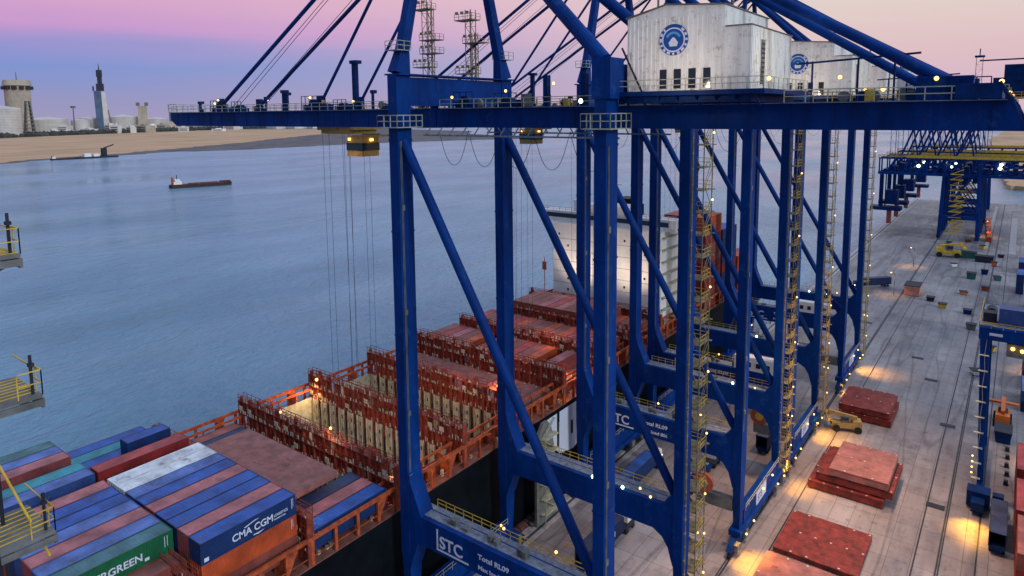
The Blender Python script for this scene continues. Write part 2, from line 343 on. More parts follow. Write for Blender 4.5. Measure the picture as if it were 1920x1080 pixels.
sheet('far_shore', [(-4000, 1800), (-2900, 2350), (-2000, 3300), (-900, 4300), (-700, 5200), (-6000, 9000), (-9000, 5300)], -8, -1.6, MUD)
sheet('far_sand', jag([(-13, 905), (-6, 792), (60, 775), (400, 760)], 3) + [(2500, 760), (2500, 4000), (-10, 3800), (-60, 2000)], -8, .5, SAND)

# ------------------------------------------------------------------ far town
def tank(x, y, r, h, label, mm=TANKW, nm='storage_tank'):
    t = empty(nm, (x, y, -2), label, 'tank', None)
    b = MB(); b.tube((0, 0, 0), (0, 0, h), r, n=28); b.build('shell', mm, t)
    b = MB(); b.tube((0, 0, h), (0, 0, h+r*.16), r*1.0, r*.15, n=28); b.build('roof', mm, t)
    b = MB()
    for k in range(int(h//6)): b.tube((0, 0, 4+k*6), (0, 0, 4.5+k*6), r*1.015, n=28)
    b.each('ring', GREYM, t)
    return t
def far(x_px_dir, d):  # a point d metres off along an azimuth in degrees left of the quay direction
    a = math.radians(x_px_dir); return (-math.sin(a)*d, math.cos(a)*d)
x, y = far(73.6, 3300); tank(x, y, 58, 112, 'large white storage tank at the left end of the far town')
x, y = far(71.2, 3900); tank(x, y, 85, 66, 'wide low white tank right of the tan round tower')
x, y = far(69.2, 4000); tank(x, y, 42, 60, 'small white tank beside the thin pole')
x, y = far(68.5, 4100); tank(x, y, 60, 70, 'white tank just left of the tall blue glass tower')
x, y = far(66.6, 4200); tank(x, y, 72, 76, 'white tank right of the tall blue glass tower')
x, y = far(65.9, 4350); tank(x, y, 46, 66, 'small pale tank beside the twin topped concrete tower')
x, y = far(64.5, 4400); tank(x, y, 60, 62, 'last pale tank before the crane boom tip')
# tan round tower
x, y = far(72.7, 3700)
t = empty('round_tower', (x, y, -2), 'tan round concrete tower with dark openings near its crown', 'tower')
b = MB(); b.tube((0, 0, 0), (0, 0, 215), 48, n=24); b.build('shaft', TAN, t)
b = MB(); b.tube((0, 0, 215), (0, 0, 238), 54, 50, n=24); b.build('crown', TAN, t)
b = MB()
for k in range(12):
    a = k*PI/6; b.box(math.cos(a)*50-8, math.cos(a)*50+8, math.sin(a)*50-8, math.sin(a)*50+8, 198, 212)
b.each('opening', DARK, t)
b = MB(); b.tube((0, 0, 238), (0, 0, 275), 2.5, 1, n=6); b.build('mast', GREYM, t)
x2, y2 = far(72.2, 3500)
t = empty('lattice_chimney', (x2, y2, -2), 'dark lattice mast standing in front of the tan round tower', 'mast')
b = MB()
for k in range(9):
    z = k*16; w = 16-k*1.1
    for sx, sy in ((-1, -1), (1, -1), (1, 1), (-1, 1)): b.bar((sx*w, sy*w, z), (sx*(w-1.1), sy*(w-1.1), z+16), 4)
    b.bar((-w, -w, z), (w, -w, z+16), 3); b.bar((w, w, z), (-w, w, z+16), 3); b.box(-w-2, w+2, -w-2, w+2, z+14, z+16.5)
b.build('frame', GREYM, t)
# tall tower
x, y = far(67.8, 4000)
t = empty('glass_tower', (x, y, -2), 'tall blue glass tower with a dark spire, white building at its foot', 'tower', rz=math.radians(67.8))
b = MB(); b.hexa([(-30, -24, 0), (0, -24, 0), (0, 24, 0), (-30, 24, 0), (-34, -24, 205), (-2, -24, 205), (-2, 24, 205), (-34, 24, 205)]); b.build('glass_slab', TOWB, t)
b = MB(); b.hexa([(.5, -22, 0), (26, -22, 0), (26, 22, 0), (.5, 22, 0), (-1.5, -22, 198), (16, -22, 198), (16, 22, 198), (-1.5, 22, 198)]); b.build('pale_slab', TANKW, t)
b = MB(); b.box(-22, 12, -18, 18, 205.5, 240); b.box(-15, 6, -12, 12, 240, 275); b.box(-18, 8, -14, 14, 275, 308); b.tube((-5, 0, 308), (-5, 0, 340), 3, 1, n=6); b.box(-38, -31, -8, 8, 205.5, 228)
b.build('spire', DARK, t)
b = MB()
b = MB()
for k in range(8): b.box(36-k*2.4, 42-k*2.4, -5, 5, k*14, k*14+14)
b.build('hoist_mast', GREYM, t)
x, y = far(65.3, 4150)
t = empty('twin_topped_tower', (x, y, -2), 'slim tan concrete tower with two dark heads on top', 'tower', rz=math.radians(65))
b = MB(); b.box(-22, 22, -18, 18, 0, 132); b.build('shaft', TAN, t)
for sx in (-1, 1): b = MB(); b.box(sx*20-9, sx*20+9, -16, 16, 132.3, 150); b.build('head', GREYM, t)
x, y = far(69.6, 3800)
t = empty('thin_pole', (x, y, -2), 'thin tall pole with a small head between the white tanks', 'pole'); b = MB(); b.tube((0, 0, 0), (0, 0, 120), 3.5, 2, n=6); b.build('shaft', GREYM, t); b = MB(); b.box(-8, 8, -8, 8, 118, 128); b.build('head', GREYM, t)
random.seed(11)
for k in range(34):
    az = 73 - k*.43 + random.uniform(-.1, .1); d = random.uniform(3600, 4500); x, y = far(az, d); w = random.uniform(14, 40); h = random.uniform(12, 36)
    t = tag(empty('town_building', (x, y, -2), 'low pale building in the haze of the far town skyline', 'building', 'low buildings of the far town', rz=random.uniform(0, 1)))
    b = MB(); b.box(-w, w, -w*.7, w*.7, 0, h); b.box(-w*.4, w*.3, -w*.4, w*.4, h, h*1.25); b.build('wall', random.choice([TANKW, TAN, TANKW, WHITE]), t)
    b = MB()
    for q_ in range(3): b.box(-w*.8, w*.8, -w*.7-.4, -w*.7, h*(.2+.25*q_), h*(.3+.25*q_))
    b.each('window_band', DARK, t)
# scrub line in front of the town
b = MB(); random.seed(5)
for k in range(900):
    az = 76 - 19*random.random(); d = 3250 + (74-az)*60 + random.uniform(-60, 60); x, y = far(az, d); r = random.uniform(9, 24); b.sphere((x, y, -2), r, 5, 3, .9)
tag(b.build('scrub', TREEM), 'dark scrub and trees along the foot of the far town', 'scrub', kind='stuff')
# dunes beach scrub + far port beyond the boom
b = MB()
for k in range(130):
    az = random.uniform(25, 56); x, y = far(az, random.uniform(3900, 4300)); w = random.uniform(10, 40); h = random.uniform(6, 26); b.box(x-w, x+w, y-w, y+w, -2, h)
tag(b.build('distant_port', TANKW), 'line of pale sheds and stores on the shore behind the boom', 'sheds', kind='stuff')

# ------------------------------------------------------------------ vessels on the water
def coaster(name, loc, rz, L, label, cat, hullm, sc=1.0):
    t = empty(name, loc, label, cat, rz=rz)
    w = L*.08
    out = [(-L/2, -w), (L*.36, -w), (L*.46, -w*.6), (L/2, 0), (L*.46, w*.6), (L*.36, w), (-L/2, w), (-L*.53, 0)]
    b = MB(); b.prism(out, 'z', -3, L*.06); b.build('hull', hullm, t)
    b = MB(); b.prism([(p[0]*.93, p[1]*.8) for p in out], 'z', L*.06, L*.063); b.build('deck', DECK, t)
    b = MB(); b.box(L*.30, L*.47, -w*.55, w*.55, L*.063, L*.085); b.build('forecastle', hullm, t)
    b = MB(); b.box(-L*.46, -L*.33, -w*.7, w*.7, L*.063, L*.11); b.box(-L*.44, -L*.36, -w*.8, w*.8, L*.11, L*.15); b.build('deckhouse', WHITE, t)
    b = MB(); b.tube((-L*.47, 0, L*.063), (-L*.47, 0, L*.19), L*.02, n=8); b.build('funnel', REDL, t)
    b = MB(); b.tube((-L*.40, 0, L*.15), (-L*.40, 0, L*.23), L*.006, n=6); b.bar((-L*.40, -w*.5, L*.20), (-L*.40, w*.5, L*.20), L*.006); b.build('mast', DARK, t)
    b = MB()
    for k in range(5): b.box(-L*.22+k*L*.1, -L*.14+k*L*.1, -w*.55, w*.55, L*.063, L*.075)
    b.each('hatch', HATCHR, t)
    return t
HULLR = mat('dark red hull', (.045, .016, .015), .6, var=.3, scale=.2)
coaster('coaster_ship', (-718, 388, -3.5), math.atan2(58.3, 19.2), 62, 'dark red coaster with white deckhouse crossing the open water', 'ship', HULLR)
coaster('dredger', (-1398, 500, -3.5), 1.4, 44, 'small dark dredger lying against the sand shore', 'boat', DARK)
t = empty('excavator_barge', (-1402, 556, -3.5), 'dark barge with two pale cabins moored beside the sand', 'barge')
b = MB(); b.box(-9, 9, -34, 34, -2, 3); b.build('hull', DARK, t); b = MB(); b.box(-5, 5, -24, -12, 3, 9); b.box(-5, 5, -8, 2, 3, 8); b.each('cabin', WHITE, t); b = MB(); b.box(-4, 4, 8, 16, 3, 18); b.bar((0, 12, 18), (0, 30, 24), 2); b.build('crane', DARK, t)

# ------------------------------------------------------------------ ship-to-shore crane (local origin: quay level, midway between its legs along the quay)
XS0, XS1 = -65.4, -63.8      # seaside leg faces
XL0, XL1 = -35.0, -33.6      # landside leg faces
YN0, YN1, YF0, YF1 = -12.2, -9.7, 9.7, 12.2
def make_crane(Y, label):
    c = empty('container_crane', (0, Y, 0), label, 'crane', 'blue ship-to-shore container cranes')
    P = lambda b, n, m=BLUE, par=None, **k: b.build(n, m, par or c, **k)
    E = lambda b, n, m=BLUE, par=None: b.each(n, m, par or c)
    for (x0, x1, top) in ((XS0, XS1, 78.4), (XL0, XL1, 78.6)):
        for (y0, y1) in ((YN0, YN1), (YF0, YF1)):
            b = MB(); b.box(x0, x1, y0, y1, 14.0, top)
            b.taper(((x0+x1)/2, (y0+y1)/2, 3.6), ((x0+x1)/2, (y0+y1)/2, 14.0), 1.5*.7, 1.5, x1-x0-.01, y1-y0-.01)
            if x0 < -60: b.prism([(x1-.02, 25.5), (x1+.5, 23.5), (x1+2.3, 19.4), (x1-.02, 19.4)], 'y', y0+.05, y1-.05); b.prism([(x1-.02, 15.5), (x1+1.6, 15.5), (x1-.02, 11.0)], 'y', y0+.05, y1-.05)
            else: b.prism([(x0+.02, 15.5), (x0-3.0, 15.5), (x0-1.6, 14.7), (x0-.7, 13.3), (x0+.02, 10.8)], 'y', y0+.05, y1-.05); b.prism([(x0+.02, 21.5), (x0-1.7, 19.4), (x0+.02, 19.4)], 'y', y0+.05, y1-.05)
            for z in (30, 44, 58, 70): b.box(x0-.06, x1+.06, y0-.06, y1+.06, z, z+.22)
            P(b, 'leg')
    for (y0, y1, fy) in ((YN0, YN1, YN1), (YF0, YF1, YF1)):
        b = MB(); b.box(XS1, XL0, y0+.06, y1-.06, 15.5, 19.45); pb = P(b, 'portal_beam')
        b = MB(); b.box(XS1+1, XL0-1, y1-.05, y1+1.0, 19.2, 19.35); b.box(XS1+2.2, XL0-1.2, y0+.75, y1-.35, 19.455, 19.52); E(b, 'walkway', GRATE, pb)
        b = MB(); b.rail((XS1+2.2, y1+.95, 19.35), (XL0-1.4, y1+.95, 19.35), 1.1, 1.6, .07); P(b, 'railing', YEL, pb)
        # diagonal brace tube
        b = MB(); b.tube((XS1-.2, (y0+y1)/2, 70.0), (XL0+.2, (y0+y1)/2, 20.0), .62, n=14); P(b, 'diagonal_brace', smooth=False)
    b = MB()
    for (x, y0, y1) in ((XL1, YN0, YN1), (XL1, YF0, YF1), (XS1, YN0, YN1)):
        for dy in (.35, .55): b.bar((x+.06, y0+dy, 21), (x+.06, y0+dy, 70), .08)
        for z in (24, 33, 47, 61): b.box(x+.02, x+.22, y0+.25, y0+.75, z, z+.7)
        P(b, 'cable_conduit', GREYM); b = MB()
    # beams along the quay
    for (x0, x1) in ((XS0, XS1), (XL0, XL1)):
        b = MB(); b.box(x0+.08, x1-.08, YN1, YF0, 3.6, 6.2); b.box(x0-.3, x1+.3, YN0-.3, YF1+.3, 2.6, 3.6); sb = P(b, 'sill_beam')
        b = MB(); b.rail((x1+.2, YN1, 6.2), (x1+.2, YF0, 6.2), 1.1, 2, .07); P(b, 'railing', RAILM, sb)
        for yy in (-11, 11):
            b = MB(); xm = (x0+x1)/2
            b.prism([(yy-4.2, 1.2), (yy+4.2, 1.2), (yy+3.4, 2.0), (yy+1, 2.6), (yy-1, 2.6), (yy-3.4, 2.0)], 'x', xm-.45, xm+.45); bo = P(b, 'wheel_bogie', BLUED)
            b = MB()
            for k in range(8): b.tube((xm-.25, yy-3.85+k*1.1, .48), (xm+.25, yy-3.85+k*1.1, .48), .42, n=12)
            E(b, 'wheel', DARK, bo)
            b = MB(); b.box(xm+.5, xm+1.2, yy-3.2, yy-1.8, 1.0, 2.2); b.box(xm+.5, xm+1.1, yy+1.5, yy+2.6, 1.0, 2.4); E(b, 'drive_motor', GREYM, bo)
    b = MB(); b.box(XS0+.1, XS1-.1, YN1, YF0, 74.5, 78.2); b.box(XS0-.5, XS1+.5, YN0, YF1, 78.4, 78.6); P(b, 'seaside_cross_tie')
    b = MB(); b.box(XL0+.1, XL1-.1, YN1, YF0, 75.0, 78.4); P(b, 'landside_cross_tie')
    b = MB(); b.box(XL0-.25, XL1+.5, YN0-.15, YN1+.2, 74.8, 78.9); b.box(XL0-.25, XL1+.5, YF0-.2, YF1+.15, 74.8, 78.9); E(b, 'leg_cap')
    # white name board on the landside sill
    b = MB(); b.box(XL1-.05, XL1+.06, -3.2, 2.4, 3.8, 6.1); nb = P(b, 'name_board', LOGOW)
    text_mesh('STS', 1.7, 'board_lettering', LOGOB, nb, (XL1+.08, -2.6, 4.3), (PI/2, 0, PI/2), .01)
    # lettering on the two portal beams
    text_mesh('STC', 2.3, 'beam_lettering', LOGOW, c, (-58.2, YN0+.04, 16.5), (PI/2, 0, 0), .015, 1.0)
    b = MB(); b.box(-58.7, -53.2, YN0+.03, YN0+.059, 15.95, 16.2); b.box(-58.7, -58.45, YN0+.03, YN0+.059, 16.2, 18.9); E(b, 'beam_underline', LOGOW)
    text_mesh('Total RL09', .95, 'beam_lettering', LOGOW, c, (-51.6, YN0+.04, 17.6), (PI/2, 0, 0), .015, 1.15)
    text_mesh('Max load 80t', .8, 'beam_lettering', LOGOW, c, (-51.6, YN0+.04, 16.2), (PI/2, 0, 0), .015, 1.15)
    # girders (boom seaward, backreach landward)
    for sy in (-1, 1):
        y = sy*4.0
        b = MB(); b.prism([(-136.6, 74.15), (-64.2, 74.15), (-64.2, 71.55), (-134.5, 71.55), (-136.6, 72.7)], 'y', y-.65, y+.65)
        b.box(-136.4, -64.2, y-.8, y+.8, 74.15, 74.22);
        for k in range(18): b.box(-134+k*4, -133.85+k*4, y-.70, y+.70, 71.6, 74.1)
        P(b, 'boom_girder')
        b = MB(); b.box(-64.0, -.6, y-.65, y+.65, 71.6, 74.15)
        b.prism([(-.6, 74.1), (.3, 71.6), (-.6, 71.6)], 'y', y-.62, y+.62); b.box(-64.0, -.6, y-.85, y+.85, 74.15, 74.22);
        for k in range(16): b.box(-62+k*4, -61.85+k*4, y-.70, y+.70, 71.65, 74.1)
        P(b, 'main_girder')
        b = MB(); yo = y + sy*1.6
        b.box(-134, -66, min(y+sy*.8, yo), max(y+sy*.8, yo), 74.1, 74.17); b.box(-62.5, -1, min(y+sy*.8, yo), max(y+sy*.8, yo), 74.1, 74.17); E(b, 'walkway', GRATE)
        for (xa, xb) in ((-134, -66), (-62.5, -34.8), (-18.2, -1)): b = MB(); b.rail((xa, yo, 74.17), (xb, yo, 74.17), 1.15, 2.0, .08); P(b, 'railing', RAILM if sy < 0 else YEL)
    b = MB()
    for x in (-136, -119, -104, -89.6, -76, -12, -1.2): b.box(x-.5, x+.5, -3.35, 3.35, 72.0, 74.0)
    E(b, 'cross_beam')
    b = MB(); b.box(-137.4, -136.6, -4.6, 4.6, 72.4, 74.3); b.rail((-137.3, -4.6, 74.3), (-137.3, 4.6, 74.3), 1.5, 1.5, .09); b.rail((-137.3, -4.7, 74.3), (-134, -4.7, 74.3), 1.5, 1.2, .09); P(b, 'boom_tip_platform', RAILM)
    # landward end frame with slanted guard
    b = MB(); b.bar((.3, -5.6, 71.7), (-1.6, -5.6, 75.6), .25); b.bar((.3, 5.6, 71.7), (-1.6, 5.6, 75.6), .25); b.box(-4.6, -1.4, -5.7, -5.55, 74.25, 75.5); b.box(-1.55, -1.4, -5.5, 5.5, 74.25, 75.5)
    b.bar((.3, -5.6, 71.8), (.3, 5.6, 71.8), .2); P(b, 'end_frame', BLUED)
    # sheave clusters and clutter on the girder tops
    random.seed(21)
    for x, n_ in ((-127, 3), (-119, 6), (-112, 3), (-100, 2), (-90, 7), (-82, 4), (-74, 4), (-58, 3), (-48, 4), (-13, 5), (-8, 6), (-5, 4)):
        b = MB()
        for k in range(n_):
            xx = x + random.uniform(-2, 2); yy = random.choice((-4, 4)) + random.uniform(-.5, .5)
            if random.random() < .5: b.tube((xx, yy-.2, 74.78), (xx, yy+.2, 74.78), .55, n=12); E(b, 'rope_sheave', random.choice((BLUED, GREYM)))
            else: b.box(xx-.4, xx+.4, yy-.3, yy+.3, 74.22, 74.22+random.uniform(.5, 1.6)); E(b, 'equipment_box', random.choice((BLUED, GREYM, YEL)))
            b = MB()
    for (x, z1, w) in ((-98.5, 77.6, .5), (-97.4, 77.2, .3), (-80.6, 81.5, .7), (-103.5, 76.6, .3), (-76.6, 77, .3), (-125, 76.2, .4), (-71.5, 76.6, .35)):
        b = MB(); b.box(x-w/2, x+w/2, -4.9, -4.9+w, 74.22, z1); b.box(x-w, x+w, -5.0, -4.5+w, z1-.5, z1); P(b, 'boom_post', BLUED)
    for (x, l_, h_) in ((-118.5, 5.0, 1.5), (-90.5, 6.0, 1.7), (-112.5, 3.0, 1.2), (-84, 3, 1.0), (-5.2, 6, 1.3), (-52, 3.4, 1.2), (-59, 3.2, 1.5)):
        b = MB(); b.box(x-l_/2, x+l_/2, -4.7, -3.3, 74.23, 74.23+h_*.5); b.prism([(x-l_*.3, 74.23+h_*.5), (x+l_*.25, 74.23+h_*.5), (x+l_*.1, 74.23+h_), (x-l_*.2, 74.23+h_)], 'y', -4.5, -3.5)
        b.rail((x-l_/2, -4.9, 74.23), (x+l_/2, -4.9, 74.23), h_+.5, 1.0, .09); P(b, 'sheave_platform', [BLUED])
    # A-frame: masts, stays
    AP = [(-64.3, -3.9, 106.3), (-64.3, 3.0, 105.6)]
    for (ax, ay, az), y0 in zip(AP, (-11.0, 11.0)):
        b = MB(); b.taper((-64.6, y0*.99, 78.6), (-64.6, y0*.93, 81.5), 1.6, 2.6, 1.25, 1.5); b.taper((-64.6, y0*.93, 81.5), (ax, ay, az), 1.2, 1.45, .9, 1.1); P(b, 'mast')
        b = MB(); b.tube((ax, ay, az), (XL0+.5, y0, 78.7), .80, n=14); P(b, 'a_frame_brace')
        sy = -1 if y0 < 0 else 1
        b = MB(); b.tube((ax, ay, az), (-119, sy*4, 75.2), .33, n=8); P(b, 'outer_forestay')
        b = MB(); b.tube((ax, ay, az-1), (-89.6, sy*4, 75.4), .24, n=8); P(b, 'inner_forestay')
        b = MB(); b.bar((-119, sy*4, 74.2), (-119, sy*4, 76.6), 1.2, .8); b.bar((-89.6, sy*4, 74.2), (-89.6, sy*4, 76.4), 1.2, .8); E(b, 'stay_bracket', BLUED)
        b = MB(); b.tube((ax+.6, ay, 109.6 if sy < 0 else 110.6), (-4.6 if sy < 0 else -7.4, sy*4, 75.4), .46, n=14); P(b, 'backstay')
        b = MB(); b.box(-7.5, -3.4, sy*4-.8, sy*4+.8, 74.22, 76.2); P(b, 'backstay_anchor')
        b = MB(); b.rail((-65.6, y0-1.2, 81.6), (-63.4, y0-1.2, 81.6), 1.1, 1, .07); b.rail((-63.4, y0-1.2, 81.6), (-63.4, y0+1.2, 81.6), 1.1, 1, .07); b.box(-65.6, -63.4, y0-1.25, y0+1.2, 81.5, 81.58); P(b, 'mast_landing', RAILM)
    b = MB(); b.box(-65.0, -63.2, -4.6, 3.8, 104.6, 106.2); b.bar((-64, -3.9, 106), (-63.6, -3.9, 110.2), 1.0); b.bar((-64, 3.0, 106), (-63.6, 3.0, 111), 1.0); b.bar((-63.6, -3.9, 109.4), (-63.6, 3.0, 109.8), .6); P(b, 'apex_beam')
    b = MB()
    for k, (dx, sy) in enumerate(((0, -1), (.6, -1), (0, 1), (.6, 1))): b.tube((-64+dx, sy*2.4, 107), (-117.5+dx*3, sy*2.6, 75), .05, n=5)
    E(b, 'boom_hoist_rope', ROPE)
    # machinery house
    b = MB()
    b.prism([(-33.0, 75.5), (-20.4, 75.5), (-20.4, 81.3), (-22.9, 81.3), (-22.9, 83.35), (-28.8, 83.85), (-33.0, 82.85)], 'y', -8.9, 4.6)
    for k in range(26): b.box(-32.8+k*.48, -32.72+k*.48, -8.955, -8.9, 75.6, 81.2 if k > 20 else 82.6)
    for k in range(27): b.box(-20.4, -20.35, -8.7+k*.5, -8.62+k*.5, 75.6, 81.2)
    hs = P(b, 'machinery_house', HOUSE)
    b = MB(); b.prism([(-33.15, 82.87), (-28.8, 83.87), (-22.8, 83.37), (-22.8, 83.49), (-28.8, 83.99), (-33.15, 82.99)], 'y', -9.05, 4.75); b.box(-22.8, -20.3, -9.0, 4.7, 81.32, 81.42); E(b, 'roof', GREYM, hs)
    for x in (-29.0, -27.5, -26.0, -24.5):
        b = MB(); b.box(x-.36, x+.36, -8.99, -8.92, 75.7, 77.6); P(b, 'doorway', GLASS, hs)
    b = MB(); b.box(-20.38, -20.30, -5.9, -4.9, 76.0, 80.2); b.cur = 1
    for k in range(9): b.box(-20.31, -20.26, -5.8, -5.0, 76.2+k*.44, 76.35+k*.44)
    P(b, 'louvre', [GREYM, DARK], hs)
    # emblem: ring with marks, disc, pale diamond and arc
    ex, ez = -27.95, 80.45
    b = MB(); b.tube((ex, -8.957, ez), (ex, -8.985, ez), 1.52, n=32); b.cur = 1; b.tube((ex, -8.985, ez), (ex, -9.0, ez), 1.20, n=32); b.cur = 0; b.tube((ex, -9.0, ez), (ex, -9.015, ez), 1.06, n=32); b.cur = 1
    for k in range(16):
        if k in (3, 4, 5): continue
        a = k*2*PI/16; r0, r1, d = 1.25, 1.47, .075+.03*(k % 3)
        b.prism([(ex+math.cos(a-d)*r0, ez+math.sin(a-d)*r0), (ex+math.cos(a-d)*r1, ez+math.sin(a-d)*r1), (ex+math.cos(a+d)*r1, ez+math.sin(a+d)*r1), (ex+math.cos(a+d)*r0, ez+math.sin(a+d)*r0)], 'y', -8.999, -8.984)
    b.prism([(ex-.50, ez-.28), (ex-.36, ez-.64), (ex+.36, ez-.64), (ex+.50, ez-.28), (ex+.10, ez+.22), (ex-.10, ez+.22)], 'y', -9.035, -9.014); b.cur = 2
    for k in range(10):
        a = .45 + k*.225; a2 = a+.225; b.prism([(ex+math.cos(q1)*r, ez-.05+math.sin(q1)*r) for q1, r in ((a, .62), (a, .86), (a2, .86), (a2, .62))], 'y', -9.03, -9.014)
    P(b, 'emblem', [LOGOB, LOGOW, LOGOL], hs)
    b = MB(); b.box(-33.6, -18.6, -10.4, 5.2, 75.0, 75.45); b.box(-33.6, -20, -9.6, 4.8, 74.3, 75.0)
    for k in range(8): b.bar((-32.8+k*1.9, -10.2, 75.0), (-32.8+k*1.9, -8.7, 74.0), .15)
    P(b, 'house_platform', BLUED)
    b = MB(); b.rail((-33.4, -10.3, 75.45), (-18.75, -10.3, 75.45), 1.1, 1.5, .07); b.rail((-18.7, -10.3, 75.45), (-18.7, 5, 75.45), 1.1, 1.5, .07); P(b, 'railing', RAILM)
    b = MB(); b.tube((-31, -6, 83.3), (-31, -6, 85.6), .12, n=6); b.tube((-24, -4, 83.5), (-24, -4, 85.6), .12, n=6); b.tube((-26, 2, 83.6), (-26, 2, 85.4), .14, n=6); E(b, 'roof_vent', GREYM)
    b = MB(); b.bar((-33.6, -8.95, 80.0), (-31.3, -8.98, 75.5), .16); P(b, 'cable_tray', DARK)
    # access gallery behind the house on the girders
    b = MB(); b.bar((-18.0, -2.5, 77.9), (-7.5, -2.5, 78.4), .18)
    for x in (-16.5, -12.5, -9.5): b.bar((x, -2.5, 74.2), (x, -2.5, 78.1), .16)
    P(b, 'service_gantry', BLUED)
    b = MB()
    for x in (-47, -41.6): b.box(x-.3, x+.3, -3.4, -2.6, 74.2, 78)
    E(b, 'vent_post', BLUED)
    # landings round the legs at girder level
    for (x0, x1) in ((XS0, XS1), (XL0, XL1)):
        b = MB(); b.box(x0-1.0, x1+1.0, YN0-1.0, YN0-.05, 71.7, 71.8); b.box(x1+.05, x1+1.0, YN0-.05, YN1+1, 71.7, 71.8)
        b.rail((x0-1.0, YN0-1.0, 71.8), (x1+1.0, YN0-1.0, 71.8), 1.5, 1.2, .09); b.rail((x1+1.0, YN0-1, 71.8), (x1+1.0, YN1+1, 71.8), 1.5, 1.2, .09); b.rail((x0-1, YN0-1, 71.8), (x0-1, YN1, 71.8), 1.5, 1.2, .09); P(b, 'leg_landing', RAILM)
    # brace-head brackets and dark underside gear
    b = MB()
    for y in (-6.8, 6.8):
        b.box(-64.4, -35, y-.12, y+.12, 70.5, 70.7)
        for k in range(14): b.bar((-64+k*2.1, y, 70.7), (-64+k*2.1, y*.86, 71.6), .12)
        P(b, 'underslung_walkway', GRATE); b = MB()
    # stair tower beside the far landside leg
    st = MB(); sx0, sx1, sy0, sy1 = XL0+.0, XL1+.7, YF1+.25, YF1+3.3
    for z in range(3, 73, 1):
        if z % 3 == 0:
            st.box(sx0-.1, sx1+.1, sy0, sy1, z, z+.10)
            k = (z//3) % 2; a, e = (sy0+.3, sy1-.3) if k else (sy1-.3, sy0+.3)
            st.bar((sx0+.35, a, z+.1), (sx0+.35, e, z+3), .5, .10); st.bar((sx1+.1, a, z+.9), (sx1+.1, e, z+3.8), .07)
            st.cur = 1; st.rail((sx1+.1, sy0, z+.1), (sx1+.1, sy1, z+.1), 1.1, 1.2, .06); st.rail((sx0-.1, sy1, z+.1), (sx1+.1, sy1, z+.1), 1.1, 1.0, .06); st.cur = 0; st.bar((sx1+.1, sy0, z), (sx1+.1, sy1, z+3) if k else (sx1+.1, sy1, z+1.5), .06); st.box(sx1-.5, sx1+.5, sy1-.1, sy1+.45, z, z+.08)
    for xx, yy in ((sx0-.1, sy0), (sx1+.1, sy0), (sx1+.1, sy1), (sx0-.1, sy1)): st.bar((xx, yy, 1), (xx, yy, 73), .12)
    tw = P(st, 'stair_tower', [STAIR, YEL])
    b = MB()
    for z in (6, 12, 18, 27, 36, 48, 60, 69): b.sphere((sx1+.2, sy1, z+1.6), .17, 6, 4)
    E(b, 'lamp', LAMPW, tw)
    # elevator shaft strip along the leg
    b = MB()
    for z in range(6, 72, 2): b.box(XL1+.02, XL1+.25, YF0+.3, YF0+.7, z, z+.2)
    b.bar((XL1+.2, YF0+.5, 5), (XL1+.2, YF0+.5, 72), .12); P(b, 'ladder', STAIR)
    # trolley, cab, ropes, spreader
    tx = -88.0
    b = MB(); b.box(tx-4, tx+4, -3.2, 3.2, 71.0, 71.6); b.box(tx-3.5, tx+3.5, -2.8, 2.8, 70.4, 71.0)
    for k in range(4): b.tube((tx-3+k*2, -2.0, 71.9), (tx-3+k*2, 2.0, 71.9), .5, n=10)
    tr = P(b, 'trolley', DYEL)
    b = MB(); b.box(tx+2.6, tx+6.2, -2.6, .8, 66.9, 70.0); cb = P(b, 'operator_cab', DYEL, tr)
    b = MB(); b.box(tx+2.5, tx+6.3, -2.66, .86, 67.8, 69.0); P(b, 'cab_window', GLASS, cb)
    b = MB(); b.box(tx+4, tx+8.2, -2.8, 1.4, 70.0, 70.25); b.box(tx+5, tx+7, -1.6, .4, 70.25, 70.45); P(b, 'cab_hanger', DYEL, tr)
    b = MB(); b.box(tx+6.35, tx+6.55, -1.2, -.6, 69.3, 69.7); b.box(tx+3.2, tx+3.6, -2.9, -2.7, 69.4, 69.8); E(b, 'lamp', LAMPW, tr)
    b = MB()
    zs = 15.5
    for dx, dy in ((-4.2, -2), (-4.2, 2), (-2.6, -2), (-2.6, 2), (1.2, -2), (1.2, 2), (2.6, -2), (2.6, 2)):
        b.tube((tx+dx, dy, 70.4), (tx+dx*.9, dy*1.1, zs), .028, n=5)
    E(b, 'hoist_rope', ROPE, tr)
    b = MB(); b.box(tx-4, tx+3, -1.2, 1.2, zs-.6, zs); b.box(tx-1.3, tx+1.3, -3.1, 3.1, zs-1.3, zs-.55)
    P(b, 'spreader', LASH, tr)
    # festoon cable loops under the girder
    b = MB(); pts = []
    for k in range(5):
        x0 = -63 + k*5.2
        for j in range(12):
            u = j/12; pts.append((x0+u*5.2, -5.3, 71.2 - 4.6*(1-(2*u-1)**4)*(.45 + .55*math.sin(PI*u))))
    for p0, p1 in zip(pts[:-1], pts[1:]): b.bar(p0, p1, .05)
    P(b, 'festoon_cable', DARK)
    # small work lamps with their housings
    b = MB()
    for p in ((-118, -5.1, 76.3), (-119.2, -5.1, 75.7), (-117.2, 4.6, 76.4), (-91, -5.1, 76.2), (-80.6, -5.1, 75.4), (-6, -5.2, 76), (-14, -2.6, 76.5), (-1.5, -5.3, 75.6), (-39, -4.9, 75.2),  (-61, -4.8, 75.6), (-52, -4.8, 76.2), (-46, -3, 77.0), (-18.3, -10.2, 76.3), (-10, -4.9, 75.2)): b.sphere(p, .19, 6, 4)
    E(b, 'lamp', LAMPW)
    b = MB()
    for p in ((-36.3, YN0-.5, 74.6), (-47.5, YF0-.2, 20.0), (-42.6, YF0-.2, 20.0)): b.sphere(p, .24, 6, 4)
